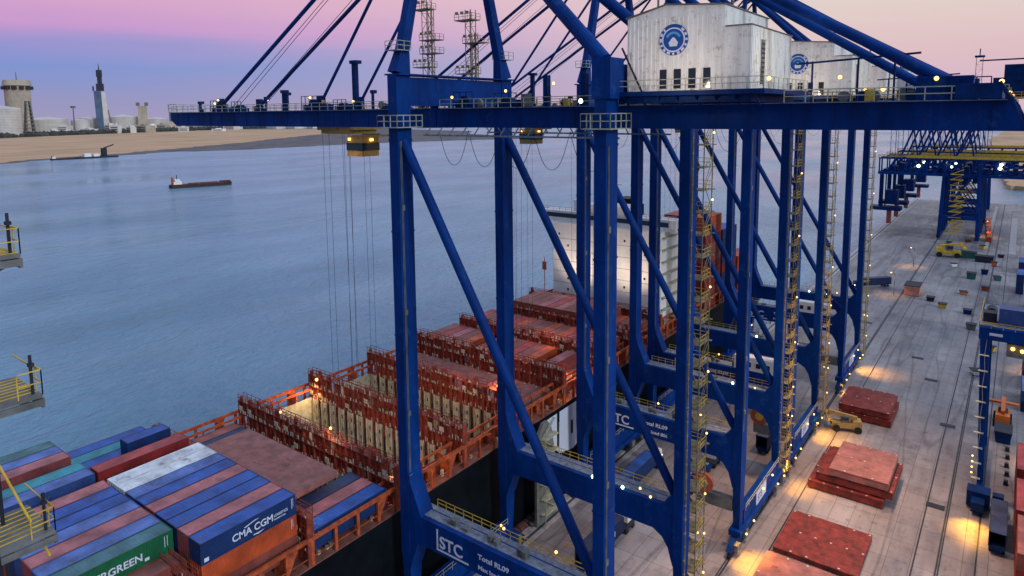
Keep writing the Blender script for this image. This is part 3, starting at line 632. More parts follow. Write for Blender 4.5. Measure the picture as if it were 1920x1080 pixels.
    E(b, 'lamp', LAMPG)
    b = MB()
    for p in ((-40, YF0+.1, 20.6), (-38.3, YF0-.1, 20.0), (-33.3, YF1+2.4, 14), (XL1+.9, -11.2, 3.0), (XL1+.9, -7.2, 3.3), (XL1+.9, -2.2, 6.8), (XL1+.9, 3.2, 6.9), (XL1+.9, 7.2, 3.3), (XL1+.9, 11.4, 3.0), (-50, YN1+.9, 20.5), (XS1+.4, YF0-2, 7.2), (-42, YN1+.9, 20.5)): b.sphere(p, .19, 6, 4)
    E(b, 'lamp', LAMPW)
    # clutter on the portal beams (boxes, ducts)
    random.seed(31)
    b = MB()
    for k in range(9):
        x = random.uniform(-58, -38); z0 = 19.53; yy = random.choice((YN0+1.5, YF0+1.5)); b.box(x, x+random.uniform(.4, 1.4), yy-.4, yy+.4, z0, z0+random.uniform(.3, 1.0))
    E(b, 'equipment_box', GREYM)
    # cable reel on a landside bracket
    b = MB(); b.tube((-39.9, YN0-.4, 10.4), (-39.9, YN0+.2, 10.4), 1.75, n=20); rl = P(b, 'cable_reel', REDL)
    b = MB(); b.tube((-39.9, YN0-.5, 10.4), (-39.9, YN0-.41, 10.4), .8, n=16); P(b, 'hub', YEL, rl)
    b = MB(); b.box(-41.2, -35, YN0+.3, YN0+1.5, 6.5, 8.6); P(b, 'reel_bracket', GREYM)
    return c
CY = [72.9, 119.2, 150.2, 200.2]
craneA = make_crane(CY[0], 'nearest blue container crane with the large white emblem house')
cl = ['second blue container crane, its lettered portal beam seen behind the nearest', 'third blue container crane along the rails, behind the second', 'farthest of the four tall blue container cranes in the row']
cranes = [craneA]
for Y, lb in zip(CY[1:], cl):
    c2 = copy_tree(craneA); c2.location = (0, Y, 0); c2['label'] = lb; cranes.append(c2)
for c in cranes[:1]:
    for ch in list(c.children):
        if ch.name.startswith(('cable_reel', 'reel_bracket')):
            for g in list(ch.children): bpy.data.objects.remove(g)
            bpy.data.objects.remove(ch)
# crane B: two lattice light masts on its boom; crane C, D: white electrical rooms
def lattice(b, x, y, z0, z1, w, step=2.0):
    n = int((z1-z0)/step)
    for sx, sy in ((-1, -1), (1, -1), (1, 1), (-1, 1)): b.bar((x+sx*w, y+sy*w, z0), (x+sx*w, y+sy*w, z1), .13)
    for k in range(n):
        z = z0+k*step; s1 = 1 if k % 2 else -1
        b.bar((x-w*s1, y-w, z), (x+w*s1, y-w, z+step), .09); b.bar((x+w, y-w*s1, z), (x+w, y+w*s1, z+step), .09); b.bar((x-w, y+w, z), (x+w, y+w, z), .08); b.bar((x-w, y-w, z), (x-w, y+w, z), .08)
for (x, z1, plats) in ((-110.4, 102.5, ((84, -1), (90, 1), (97, -1), (87, 1))), (-97.4, 95.8, ((88.5, 1), (93.5, -1), (82, -1)))):
    b = MB(); lattice(b, x, -4, 74.3, z1, .8); lattice(b, x+1.25, -4, 74.3, z1-5, .45)
    mt = b.build('lattice_mast', STAIR, cranes[1])
    for z, sd_ in plats:
        b = MB(); xa, xb = (x-3.4, x+1.6) if sd_ < 0 else (x-1.2, x+3.8)
        b.box(xa, xb, -5.4, -2.6, z, z+.2); b.rail((xa, -5.4, z+.2), (xb, -5.4, z+.2), 1.2, 1.2, .08); b.rail((xb, -5.4, z+.2), (xb, -2.6, z+.2), 1.2, 1.2, .08)
        for k in range(3): b.box(xa+.3+k*1.5, xa+1.0+k*1.5, -5.5, -5.2, z+1.3, z+1.9)
        b.build('platform', STAIR, mt)
for i in (2, 3):
    b = MB(); b.box(-45.5, -37.5, YN0+.1, YN1-.1, 19.6, 22.4); e = b.build('electrical_room', WHITE, cranes[i])
    b = MB()
    for k in range(4): b.box(-44.8+k*1.9, -43.9+k*1.9, YN0+.04, YN0+.09, 20.4, 21.4)
    b.each('fan_grille', DARK, e)
b = MB(); b.box(-6, 1.5, -5, 4, 76, 80.5); b.box(-4, 2.5, -4, 3, 80.5, 83.5)
wb = b.build('winch_house', BLUED, cranes[3]); b = MB(); b.box(-6.5, 2.5, -5.6, 4.6, 75.6, 76.0); b.rail((-6.5, -5.6, 76), (2.5, -5.6, 76), 1.1, 1.5, .1); b.build('platform', YEL, wb)

# stair tower of the next crane, standing left of the camera
t = empty('crane_stair_tower', (0, 0, 0), 'grey steel stair tower with yellow rails cut by the left edge', 'stair tower')
b = MB(); X0, X1, Y0_, Y1_ = -36.6, -33.75, 8.2, 9.75
for xx, yy in ((X0, Y0_), (X0+1.0, Y0_), (X0+1.0, Y0_+.8), (X0, Y0_+.8)): b.bar((xx, yy, 0), (xx, yy, 70), .12)
for k in range(11):
    z = 6.3*k; b.bar((X0, Y0_, z), (X0, Y0_+.8, z+6.0), .07)
b.build('frame', DARK, t)
for k, z in enumerate((36.0, 42.4, 48.8, 55.1, 61.4, 67.6)):
    e = .25 if z > 65 else .5
    b = MB(); b.box(X0, X1+e, Y0_, Y1_+e, z, z+.16); b.bar((X0, Y1_+e, z-.25), (X1+e, Y1_+e, z-.25), .12, .4); b.bar((X1+e, Y0_, z-.2), (X1+e, Y1_+e, z-.2), .10, .3); b.bar((X0, Y1_+e-.2, z-1.1), (X1+e-.2, Y1_+e-.2, z-.2), .08); pf = b.build('platform', GREYM, t)
    b = MB()
    for q_ in range(7): b.bar((X0+.4+q_*.4, Y0_, z+.17), (X0+.4+q_*.4, Y1_+e, z+.17), .05)
    b.bar((X0, Y1_+e-.02, z+1.2), (X1+e-.3, Y1_+e-.02, z+1.2), .05); b.build('grating', YEL, pf)
    b = MB(); b.rail((X1+e-1.4, Y1_+e, z+.16), (X1+e, Y1_+e, z+.16), 1.1, .6, .04); b.rail((X1+e, Y1_+e-.9, z+.16), (X1+e, Y1_+e, z+.16), 1.1, .6, .04); b.build('railing', YEL, pf)
    b = MB(); z9 = z+6.2 if z < 66 else z+2; b.bar((X0-.2, Y0_+.5, z+.1), (X0+.4, Y0_+.5, z9), .6, .12); b.bar((X0-.2, Y0_+.2, z+1.1), (X0+.4, Y0_+.2, z9+1), .06); b.build('stair_flight', STAIR, pf)
    b = MB(); b.box(X1+e-.4, X1+e-.3, Y1_+e-.3, Y1_+e-.2, z+.16, z+1.9); b.box(X1+e-.45, X1+e-.2, Y1_+e-.35, Y1_+e-.15, z+1.4, z+1.55); b.build('lamp_post', DARK, pf)
b = MB(); b.tube((X0-2, Y0_+1.0, 58.8), (X1+.2, Y1_+.3, 54.0), .06, n=8); b.build('yellow_strut', YEL, t)

# ------------------------------------------------------------------ container ship
SX0, SX1 = -109.4, -67.5
ship = empty('container_ship', (-88.5, 90, -3.5), 'large black hulled container ship berthed under the blue cranes', 'ship')
ship.location = (0, 0, 0)
b = MB()
ol = [(SX1, -60), (SX1, 205), (SX1-3, 225), (SX1-9, 243), (-88.5, 262), (SX0+9, 243), (SX0+3, 225), (SX0, 205), (SX0, -60)]
b.prism(ol, 'z', -10, 5.9)
for (x0, x1) in ((SX0, SX0+2.9), (SX1-2.9, SX1)): b.box(x0, x1, -60, 150, 5.9, 17.3)
b.prism([(SX1, 150), (SX1, 205), (SX1-3, 225), (SX1-9, 243), (-88.5, 262), (SX0+9, 243), (SX0+3, 225), (SX0, 205), (SX0, 150)], 'z', 5.9, 17.3)
b.box(SX0+2.9, SX1-2.9, -60, 47, 5.9, 17.3)
hull = b.build('hull', HULL, ship)
b = MB(); b.box(SX1-2.85, SX1-.02, -60, 205, 17.3, 17.42); b.box(SX0+.02, SX0+2.85, -60, 205, 17.3, 17.42); b.box(SX0+2.85, SX1-2.85, -60, 47, 17.3, 17.42); b.prism([(p[0]*.998-.17, p[1]) for p in ol if p[1] > 199], 'z', 17.3, 17.40)
b.build('deck', DECK, ship)
# hold lining in the open bays and hold floor
b = MB(); b.box(SX0+2.9, SX1-2.9, 47, 150, 5.9, 6.1); b.build('hold_floor', HOLDM, ship)
b = MB(); b.box(SX0+2.9, SX0+3.1, 47, 150, 6.1, 19.4); b.build('hold_side', CREAM, ship)
b = MB(); b.box(SX1-3.1, SX1-2.9, 47, 150, 6.1, 19.4); b.build('hold_side', LASH, ship)
# edge structure: stanchions, longitudinal beam, bulwark
for (xa, xb, nm) in ((SX1-.25, SX1-2.7, 's'), (SX0+.25, SX0+2.7, 'p')):
    b = MB(); sg = 1 if nm == 's' else -1
    b.bar((xa, -60, 20.9), (xa, 200, 20.9), .35, .5); b.bar((xb, -60, 20.9), (xb, 200, 20.9), .25, .4)
    b.bar((xa, -60, 18.5), (xa, 200, 18.5), .10)
    for k in range(72):
        y = -58+k*3.65; b.box(min(xa-.15, xa+.15), max(xa-.15, xa+.15), y-.22, y+.22, 17.42, 20.65); b.bar((xb, y, 17.42), (xb, y, 20.7), .25)
        if k % 4 == 0: b.box(min(xa, xb), max(xa, xb), y-.1, y+.1, 17.42, 20.6); b.prism([(y, 17.5), (y+1.6, 20.6), (y, 20.6)], 'x', xa-.08, xa+.08)
        if k % 2: b.box(min(xb, xb+sg*.7), max(xb, xb+sg*.7), y+.6, y+1.7, 17.42, 18.9)
    b.build('bulwark_frame', LASHO, ship)
b = MB(); random.seed(4)
for k in range(40):
    y = random.uniform(30, 150); b.box(SX1-1.6, SX1-1.2, y, y+.4, 17.43, 17.43+random.uniform(.3, 1.2))
b.each('deck_fitting', CREAM, ship)
# lashing bridges
PITCH = 14.7
LBY = [62.4 + PITCH*k for k in range(-3, 8)]
random.seed(9)
def lashing(y, hi=24.0, x0=-107.0, x1=-67.8):
    b = MB(); n = int((x1-x0)/2.55); p = (x1-x0)/n
    for zz in (19.5, 21.7, hi): b.box(x0, x1, y-.55, y+.55, zz-.14, zz)
    for k in range(n+1):
        x = x0+k*p; b.box(x-.16, x+.16, y-.5, y+.5, 17.4, hi-.14)
    k = 0
    while k < n:       # plated fields with gaps between
        if random.random() < .93: b.box(x0+k*p+.16, x0+(k+1)*p-.16, y-.08, y+.08, 19.5, 21.56)
        if random.random() < .72: b.box(x0+k*p+.16, x0+(k+1)*p-.16, y-.08, y+.08, 21.7, hi-.14-.7*random.random())
        b.bar((x0+(k+.5)*p, y-.3, 19.5), (x0+(k+.5)*p, y-.3, hi+.6), .16); b.box(x0+k*p+.4, x0+k*p+1.1, y-.45, y-.1, hi, hi+random.choice((.2, .7, 1.2)))
        k += 1
    for k in range(n):
        if random.random() < .5: b.bar((x0+k*p, y-.4, 21.7), (x0+(k+1)*p, y-.4, hi), .10)
    b.rail((x0, y-.5, hi), (x1, y-.5, hi), 1.05, 1.25, .07); b.rail((x0, y+.5, hi), (x1, y+.5, hi), 1.05, 1.25, .07); b.rail((x0, y-.5, 21.7), (x1, y-.5, 21.7), 1.0, 1.25, .06)
    b.cur = 1           # turnbuckles, lashing rods, lockers: pale fittings all along
    for k in range(n*10):
        x = x0 + random.random()*(x1-x0); z = random.choice((19.6, 21.8, 21.8, hi+.02)); b.box(x, x+random.uniform(.08, .30), y-.62, y-.56, z, z+random.uniform(.2, .8))
    for k in range(n):
        if random.random() < .3: x = x0+k*p+.3; z = random.choice((19.55, 21.75)); b.box(x, x+.9, y-.60, y-.50, z+.5, z+1.3)
    return b.build('lashing_bridge', [LASH, CREAM], ship)
for y in LBY[1:-1]: lashing(y)
# cell guide bulkheads below the bridges of the open bays
for y in LBY[3:7]:
    x0, x1 = SX0+3.2, SX1-3.2; n = 14; p = (x1-x0)/n
    b = MB(); b.box(x0, x1, y-.3, y+.3, 6.1, 19.35); b.cur = 1
    for k in range(n):
        x = x0+k*p; b.box(x+.62, x+p-.72, y-.50, y-.30, 6.1, 19.3); b.box(x+.50, x+.64, y-.80, y-.30, 6.1, 19.5); b.box(x+p-.74, x+p-.60, y-.80, y-.30, 6.1, 19.5)
    b.cur = 0
    for k in range(n):
        for z in range(5): x = x0+k*p+1.28; b.box(x-.13, x+.13, y-.54, y-.505, 8+z*2.4, 8.7+z*2.4)
    b.build('hold_bulkhead', [HOLDM, CREAM], ship)
# deckhouse
b = MB(); b.box(-103.5, -71.0, 157, 168, 17.4, 43.0); b.box(-108.9, -68.0, 159, 164, 43.0, 46.0); b.box(-95, -81, 159, 166, 46.0, 48.4); dh = b.build('deckhouse', WHITE, ship)
b = MB()
for (j, k) in ((0, 6), (3, 6), (7, 6), (10, 6), (2, 4), (8, 5), (9, 3), (4, 2), (10, 1), (1, 1), (6, 3), (10, 4), (1, 5), (5, 5), (9, 5), (3, 4), (6, 4), (2, 3), (8, 3), (7, 2), (1, 2), (3, 1), (8, 1), (5, 1)): z = 21+k*3.1; b.box(-101.8+j*2.9, -101.3+j*2.9, 156.94, 157.0, z, z+.6)
b.each('window', GLASS, dh)
b = MB(); b.box(-107, -70, 158.94, 159.0, 44.2, 45.4); b.build('bridge_window', GLASS, dh)
b = MB()
for k in range(7): b.box(-103.5, -71.0, 156.93, 156.97, 20.0+k*3.1, 20.08+k*3.1)
b.each('deck_line', GREYM, dh)
b = MB()
for k in range(8): b.box(-104.2, -103.5, 157.5, 167, 19.9+k*3.1, 20.05+k*3.1); b.box(-71.0, -69.6, 157.5, 167, 19.9+k*3.1, 20.05+k*3.1)
b.each('side_gallery', RAILM, dh)
b = MB(); b.rail((-108.9, 159, 46), (-68, 159, 46), 1.1, 2, .08); b.build('railing', RAILM, dh)
b = MB(); b.tube((-105.2, 155, 17.4), (-105.2, 155, 33), .12, n=6); b.box(-105.9, -104.6, 154.9, 155.1, 29.5, 31.8); b.build('red_marker_mast', REDL, ship)
b = MB(); b.tube((-88, 162, 48.4), (-88, 162, 58), .45, .2, n=8); b.bar((-91, 162, 54), (-85, 162, 54), .3); b.build('radar_mast', WHITE, dh); b = MB(); b.tube((-99, 162, 46), (-99, 162, 49), .8, .8, n=10); b.build('satellite_dome', WHITE, dh)
b = MB(); b.box(-92, -86, 171, 178, 17.4, 47); b.box(-91.5, -86.5, 171.5, 177.5, 47, 49); b.build('funnel', HULL, ship)
b = MB(); b.box(-73.4, -69.6, 170.2, 176, 26, 28.5); b.box(-72.8, -70.4, 170.6, 175.4, 28.5, 29.6); b.build('lifeboat', ORANGE, ship)
# white lettering block on the hull side: heavy block letter with slots
b = MB(); xx = SX1
def hp(ys, zs): b.prism(list(zip(ys, zs)), 'x', xx, xx+.03)
hp((98.9, 101.2, 103.4, 103.4, 101.2), (16.4, 16.5, 16.5, 9.0, 10.2)); hp((104.3, 108.4, 108.4, 104.3), (16.5, 16.5, 7.3, 8.2)); hp((109.2, 110.6, 110.6, 109.2), (16.5, 16.5, 7.6, 7.2)); hp((108.4, 109.2, 109.2, 108.4), (10.4, 10.4, 7.2, 7.3)); hp((103.4, 104.3, 104.3, 103.4), (9.4, 9.4, 8.2, 9.0)); hp((108.4, 109.2, 109.2, 108.4), (16.5, 16.5, 13.2, 13.2))
b.build('hull_lettering', LOGOW, hull)
# bow gear
b = MB(); b.box(-100, -77, 226, 232, 17.4, 19.4); b.tube((-94, 238, 17.4), (-94, 238, 19), 1.2, n=10); b.tube((-83, 238, 17.4), (-83, 238, 19), 1.2, n=10); b.tube((-88.5, 240, 17.4), (-88.5, 240, 30), .4, n=8); b.each('windlass', LASHO, ship)

# ------------------------------------------------------------------ containers
def container_mesh(L, name):
    W, Hh = 2.44, 2.59; b = MB(); cp = .16
    for sx in (0, 1):
        for sy in (0, 1): b.box(sx*(W-cp), sx*(W-cp)+cp, sy*(L-cp), sy*(L-cp)+cp, 0, Hh)
    for sx in (0, 1):
        b.box(sx*(W-.09), sx*(W-.09)+.09, cp, L-cp, 0, .15); b.box(sx*(W-.07), sx*(W-.07)+.07, cp, L-cp, Hh-.09, Hh)
    for sy in (0, 1): b.box(cp, W-cp, sy*(L-.1), sy*(L-.1)+.1, 0, .15); b.box(cp, W-cp, sy*(L-.1), sy*(L-.1)+.1, Hh-.1, Hh)
    # corrugated sides
    def corr(fixed, inward, along0, along1, z0, z1, axis, step=.28, dp=.04):
        n = int((along1-along0)/step); pts = []
        for k in range(n):
            a = along0+(along1-along0)*k/n; s_ = (along1-along0)/n
            pts += [(a, 0), (a+s_*.25, 0), (a+s_*.5, dp), (a+s_*.75, dp)]
        pts.append((along1, 0))
        i = len(b.v)
        for a, d in pts:
            for z in (z0, z1):
                b.v.append((fixed+inward*d, a, z) if axis == 'y' else (a, fixed+inward*d, z))
        for k in range(len(pts)-1): b.f.append((i+2*k, i+2*k+2, i+2*k+3, i+2*k+1)); b.mi.append(0)
    corr(.03, 1, cp, L-cp, .15, Hh-.09, 'y'); corr(W-.03, -1, cp, L-cp, .15, Hh-.09, 'y'); corr(L-.03, -1, cp, W-cp, .15, Hh-.1, 'x')
    # roof: shallow transverse corrugation
    n = int((L-.2)/.42); i = len(b.v)
    for k in range(n*2+1):
        y = .1+(L-.2)*k/(n*2)
        z = Hh-.02 if k % 2 else Hh-.036
        b.v += [(.07, y, z), (W-.07, y, z)]
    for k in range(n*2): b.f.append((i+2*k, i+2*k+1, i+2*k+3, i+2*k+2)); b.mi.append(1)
    # floor
    b.box(cp, W-cp, cp, L-cp, .08, .14)
    me = b.mesh(name, [CC['blue'], CR['blue']])
    return me
def door_mesh():
    b = MB(); W, Hh = 2.44, 2.59
    for s_ in (0, 1):
        x0 = .17+s_*1.05; b.box(x0, x0+1.04, .03, .08, .15, Hh-.1)
        for dx in (.25, .78): b.box(x0+dx-.025, x0+dx+.025, -.01, .03, .12, Hh-.08)
        b.box(x0+.25, x0+.6, -.03, .0, 1.05, 1.12); b.box(x0+.1, x0+.5, .02, .028, 1.6, 1.9)
    return b.mesh('doors', [CC['blue']])
M40, M20, MD = container_mesh(12.19, 'container_forty_foot'), container_mesh(6.06, 'container_twenty_foot'), door_mesh()
seen = set()
def container(x1, y0, ztop, col, label, group, L=12.19, rot=0, doors=True):
    """x1 = the side nearer the quay, y0 = the end nearer the camera, ztop = top"""
    me = M40 if L > 7 else M20
    o = bpy.data.objects.new('shipping_container', me); C.objects.link(o)
    if rot: o.location = (x1, y0, ztop-2.59); o.rotation_euler = (0, 0, PI/2)
    else: o.location = (x1-2.44, y0, ztop-2.59)
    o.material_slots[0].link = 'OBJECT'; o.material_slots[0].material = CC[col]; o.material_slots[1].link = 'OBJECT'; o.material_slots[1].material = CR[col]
    if label in seen: print('DUP', label)
    seen.add(label)
    tag(o, label, 'container', group)
    if doors:
        d = bpy.data.objects.new('door', MD); C.objects.link(d); d.parent = o; d.material_slots[0].link = 'OBJECT'; d.material_slots[0].material = CC[col]
    return o
cname = {'blue': 'blue', 'light blue': 'light blue', 'dark blue': 'dark blue', 'pale red': 'faded pink-red', 'red': 'bright red', 'brown': 'brown', 'green': 'dark green', 'teal': 'teal', 'white': 'white', 'orange': 'orange', 'grey': 'grey'}
def bay(bn, y0, xr, pitch, tiers, group, L=12.19):
    """tiers: dict top z -> list of colours from the quay side (None = empty)"""
    for zt, (tn, cols) in tiers.items():
        for k, col in enumerate(cols):
            if not col: continue
            lb = f'{cname[col]} container, {tn}, {ORD[k]} row from the quay, {bn}'
            o = container(xr-k*pitch, y0, zt, col, lb, group, L)
            SHIPC[(bn, tn, k)] = o
SHIPC = {}
G = 'containers stacked on the ship'
n1 = 'bay under the left corner'
bay(n1, 21.9, -74.2+2.55, 2.55, {
    27.0: ('top tier', [None, 'green', 'light blue', 'pale red', 'light blue', 'blue', 'blue', 'pale red', None, 'light blue', 'teal', None, 'pale red', 'light blue', 'green']),
    24.4: ('second tier', ['brown', 'orange', 'dark blue', 'brown', 'blue', 'blue', 'brown', 'red', 'dark blue', 'dark blue', 'blue', 'teal', 'green', 'blue']),
    21.8: ('third tier', ['orange', 'brown', 'dark blue'])}, G)
n2 = 'bay with the white lettering'
bay(n2, 34.42, -68.9, 2.55, {
    27.0: ('top tier', ['blue', 'pale red', 'blue', 'blue', 'pale red', 'blue', 'light blue', 'white', 'white', None, 'red']),
    24.4: ('second tier', ['orange', 'brown', 'dark blue', 'brown', 'brown', 'dark blue', 'blue', 'brown', 'blue', 'light blue', 'brown', 'light blue', 'blue', 'blue', 'teal', 'blue']),
    21.8: ('third tier', ['brown', 'dark blue', 'brown'])}, G)
container(-99.6, 40.4, 27.0, 'blue', 'short blue container standing alone on the far port side', G, 6.06)
n3 = 'bay beside the brown hatch cover'
bay(n3, 48.45, -68.2, 2.55, {21.4: ('top tier', ['blue', 'pale red', 'dark blue'])}, G)
for k in range(8): container(-76.2-k*2.45, 48.75, 22.85, 'brown', f'short brown container under the wide brown hatch cover, {ORD[k]} from the quay', 'short containers under the brown hatch cover', 6.06)
bay(n3, 48.45, -96.6, 2.5, {20.4: ('low tier', [None, 'blue', 'dark blue', 'brown'])}, G)
# the bay's brown cover lying on the stacks
def hatch_cover(x0, y0, z0, w, l, m, label, h=.85, group='ship hatch covers', sockets=True, rz=0):
    o = empty('hatch_cover', (x0, y0, z0), label, 'hatch cover', group, rz)
    b = MB(); b.box(0, w, 0, l, .18, h)
    for k in range(6): b.box(.2+k*(w-.6)/5, .35+k*(w-.6)/5, .1, l-.1, 0, .18)
    b.box(-.06, w+.06, -.06, l+.06, h-.14, h-.02)
    for k in range(4): b.box(w*(.12+.22*k), w*(.12+.22*k)+.25, .3, l-.3, h, h+.03)
    for q_ in range(5): x = random.uniform(1, w-2); y = random.uniform(1, l-2); b.box(x, x+random.uniform(.3, .9), y, y+random.uniform(.3, .7), h, h+.07)
    b.cur = 1
    if sockets:
        n = max(2, int(w/2.5))
        for k in range(n+1):
            for j in (0, .5, 1):
                if random.random() < .3: continue
                x = .3+k*(w-.6)/n; y = .35+j*(l-.7); b.box(x-.16, x+.16, y-.13, y+.13, h, h+.05)
    b.build('panel', [m, CREAM], o)
    return o
hatch_cover(-95.6, 48.5, 22.9, 21.9, 8.2, HATCH, 'wide brown hatch cover lying across the stacks beside the white containers', 1.1, sockets=False)
# supports of that cover
bay('bay beside the brown hatch cover, under the cover', 48.6, -74.2, 2.55, {22.85: ('raised tier', ['brown', None, None, None, None, None, None, 'brown'])}, G, 6.06) if False else None
# closed bays further forward: covers on the coamings
for i, y in enumerate(LBY[5:9]):
    for j in range(3):
        lb = f'{"pinkish brown"} hatch cover closing the hold, {("quay side", "middle", "port side")[2-j]} third, {ORD[i]} closed bay'
        hatch_cover(-106.0+j*12.0, y+.9, 18.9, 11.7, 12.6, HATCH, lb, .95)
# stacks of brown boxes near the deckhouse
for i, (k, rows, tz) in enumerate(((6, range(1, 15), 22.5), (7, range(0, 15), 22.5), (8, range(0, 15), 22.5), (8, range(2, 13), 25.1))):
    y = LBY[k]+1.2; random.seed(40+i)
    for r in rows:
        if random.random() < .08: continue
        col = random.choice(['brown', 'brown', 'red', 'brown', 'pale red', 'orange'])
        container(-70.6-r*2.5, y, tz, col, f'{cname[col]} container, {ORD[r]} from the quay, {("lone tier", "low tier", "low tier", "upper tier")[i]}, {("sixth", "seventh", "eighth", "eighth")[i]} bay before the deckhouse', G)
# tall stacks behind the deckhouse, only their quay side rows can be seen
random.seed(77)
for bi, (y, zb, nt_, rows) in enumerate(((180.5, 18.0, 10, 6), (194, 18.0, 8, 4), (208, 18.0, 4, 5))):
    for r in range(rows):
        for z in range(nt_ - (1 if r % 3 == 2 else 0)):
            if r > 1 and z < nt_-4: continue
            col = random.choice((['brown', 'red', 'brown', 'red', 'orange'], ['blue', 'dark blue', 'blue', 'red'], ['orange', 'red', 'red', 'pale red'])[bi])
            container(-68.4-r*2.5, y, zb+2.6*(z+1), col, f'{cname[col]} container, tier {("one","two","three","four","five","six","seven","eight","nine","ten")[z]}, row {("one","two","three","four","five","six")[r]}, {ORD[bi]} stack behind the deckhouse', 'containers stacked behind the deckhouse')
for o_ in list(C.objects):
    if o_.get('label', '').endswith('sixth bay before the deckhouse') and any(w_ in o_['label'] for w_ in (' third from', ' fourth from', ' fifth from')):
        ch_ = 'IAC'[(' third from', ' fourth from', ' fifth from').index([w_ for w_ in (' third from', ' fourth from', ' fifth from') if w_ in o_['label']][0])]
        text_mesh(ch_, 2.0, 'lettering', LOGOW, o_, (.65, -.035, .6), (PI/2, 0, 0), .01, 1)
# lettering on the two lettered containers
bl = SHIPC[(n2, 'top tier', 0)]
RX = (PI/2, 0, PI/2)
text_mesh('CMA CGM', 1.2, 'lettering', LOGOW, bl, (2.455, 3.7, .8), RX, .012, .95)
text_mesh('LOGISTICS', .42, 'lettering', LOGOW, bl, (2.455, 9.1, 1.15), RX, .012, .95); text_mesh('container line', .3, 'lettering', LOGOW, bl, (2.455, 9.1, .75), RX, .012, .95)
b = MB(); b.prism([(5.2, 1.85), (6.6, 2.15), (7.2, 2.1), (6.4, 2.0), (5.4, 1.75)], 'x', 2.45, 2.47); b.prism([(6.3, .35), (7.0, .22), (7.8, .45), (7.0, .40), (6.4, .45)], 'x', 2.45, 2.47); b.each('swoosh', LOGOW, bl)
b = MB(); b.box(2.45, 2.465, .35, .9, .3, .75); b.box(2.45, 2.465, 11.55, 11.62, 1.0, 2.3); b.box(2.45, 2.465, 11.75, 11.8, 1.2, 2.3); b.each('marking', LOGOW, bl)
gr = SHIPC[(n1, 'top tier', 1)]
text_mesh('EVERGREEN', 1.15, 'lettering', LOGOW, gr, (2.455, 2.7, .75), RX, .012, 1.0)
b = MB(); b.box(2.45, 2.465, 9.0, 9.5, .45, .8); b.box(2.45, 2.465, 11.2, 11.27, .9, 2.2); b.box(2.45, 2.465, 11.5, 11.56, 1.0, 2.2); b.each('marking', LOGOW, gr)
og = SHIPC[(n2, 'second tier', 0)]
b = MB(); b.box(2.45, 2.465, 11.4, 11.46, 1.0, 2.3); b.box(2.45, 2.465, 11.6, 11.66, 1.2, 2.2); b.each('marking', LOGOW, og)

def pool(x, y, z, e, label, r=.35, col=(1, .62, .18), spot=92, aim=None):
    l = bpy.data.lights.new('flood_or_fill', 'SPOT'); l.energy = e; l.color = col; l.shadow_soft_size = r; l.spot_size = math.radians(spot or 110); l.spot_blend = .9
    o = bpy.data.objects.new('flood_or_fill', l); C.objects.link(o); o.location = (x, y, z)
    d = Vector(aim or (x, y, 0)) - Vector((x, y, z)); o.rotation_euler = d.to_track_quat('-Z', 'Y').to_euler()
    return o
# ------------------------------------------------------------------ quay: fenders, hatch cover stacks, vehicles
random.seed(2)
for k, y in enumerate((94, 117, 140, 166)):
    lb = ('large brown foam fender at the quay edge beneath the nearest crane', 'brown foam fender under the second crane, below the hull lettering', 'brown foam fender under the third crane', 'farthest visible brown foam fender')[k]
    t = empty('foam_fender', (-66.9, y, -1.0), lb, 'fender', 'foam fenders along the quay'); b = MB()
    b.tube((-.0, -5.5, .6), (.0, 5.5, .6), 1.25, n=16); b.tube((0, -6.3, .6), (0, -5.5, .6), .5, 1.25, n=16); b.tube((0, 5.5, .6), (0, 6.3, .6), 1.25, .5, n=16); b.build('body', FEND, t)
    b = MB()
    for q_ in range(5): b.tube((0, -4.4+q_*2.2-.08, .6), (0, -4.4+q_*2.2+.08, .6), 1.30, n=16)
    b.each('band', DARK, t)
for k in range(14):
    y = 66+k*13; t = tag(MB().tube((0, 0, .3), (0, 0, .75), .22, n=10).tube((0, 0, .75), (0, 0, .95), .38, n=10).build('bollard', GREYM, loc=(-65.4, y, 0)), 'black mooring bollard on the concrete quay coping', 'bollard', 'mooring bollards on the coping')
hc = [((-29.0, 110.4, .05), 12.8, 13.0, HATCHR, 'dark red hatch cover with pale sockets flat on the quay'),
      ((-29.2, 96.2, .05), 12.4, 11.8, HATCH, 'pinkish hatch cover cut by the bottom edge, lower of two'), ((-29.0, 95.4, 1.0), 12.4, 12.0, HATCH, 'pinkish hatch cover cut by the bottom edge, upper of two'),
      ((-29.2, 134.4, .05), 13.0, 13.6, HATCHR, 'lowest red hatch cover of the tall quay stack'), ((-28.0, 135.2, 1.75), 13.2, 13.0, HATCHR, 'second hatch cover up of the tall quay stack'), ((-25.6, 135.0, 3.4), 10.0, 13.2, HATCH, 'top pinkish hatch cover of the tall quay stack'),
      ((-31.0, 171.5, .05), 11.0, 13.4, HATCHR, 'bottom hatch cover of the far stack by the yellow reach stacker'), ((-31.2, 171.8, 1.7), 10.8, 13.2, HATCHR, 'upper hatch cover of the far stack by the yellow reach stacker')]
for (p, w, l, m, lb) in hc: hatch_cover(p[0], p[1], p[2], w, l, m, lb, .9 if p[1] < 130 and p[2] < 1.2 else 1.6, 'hatch covers stacked on the quay', rz=0)

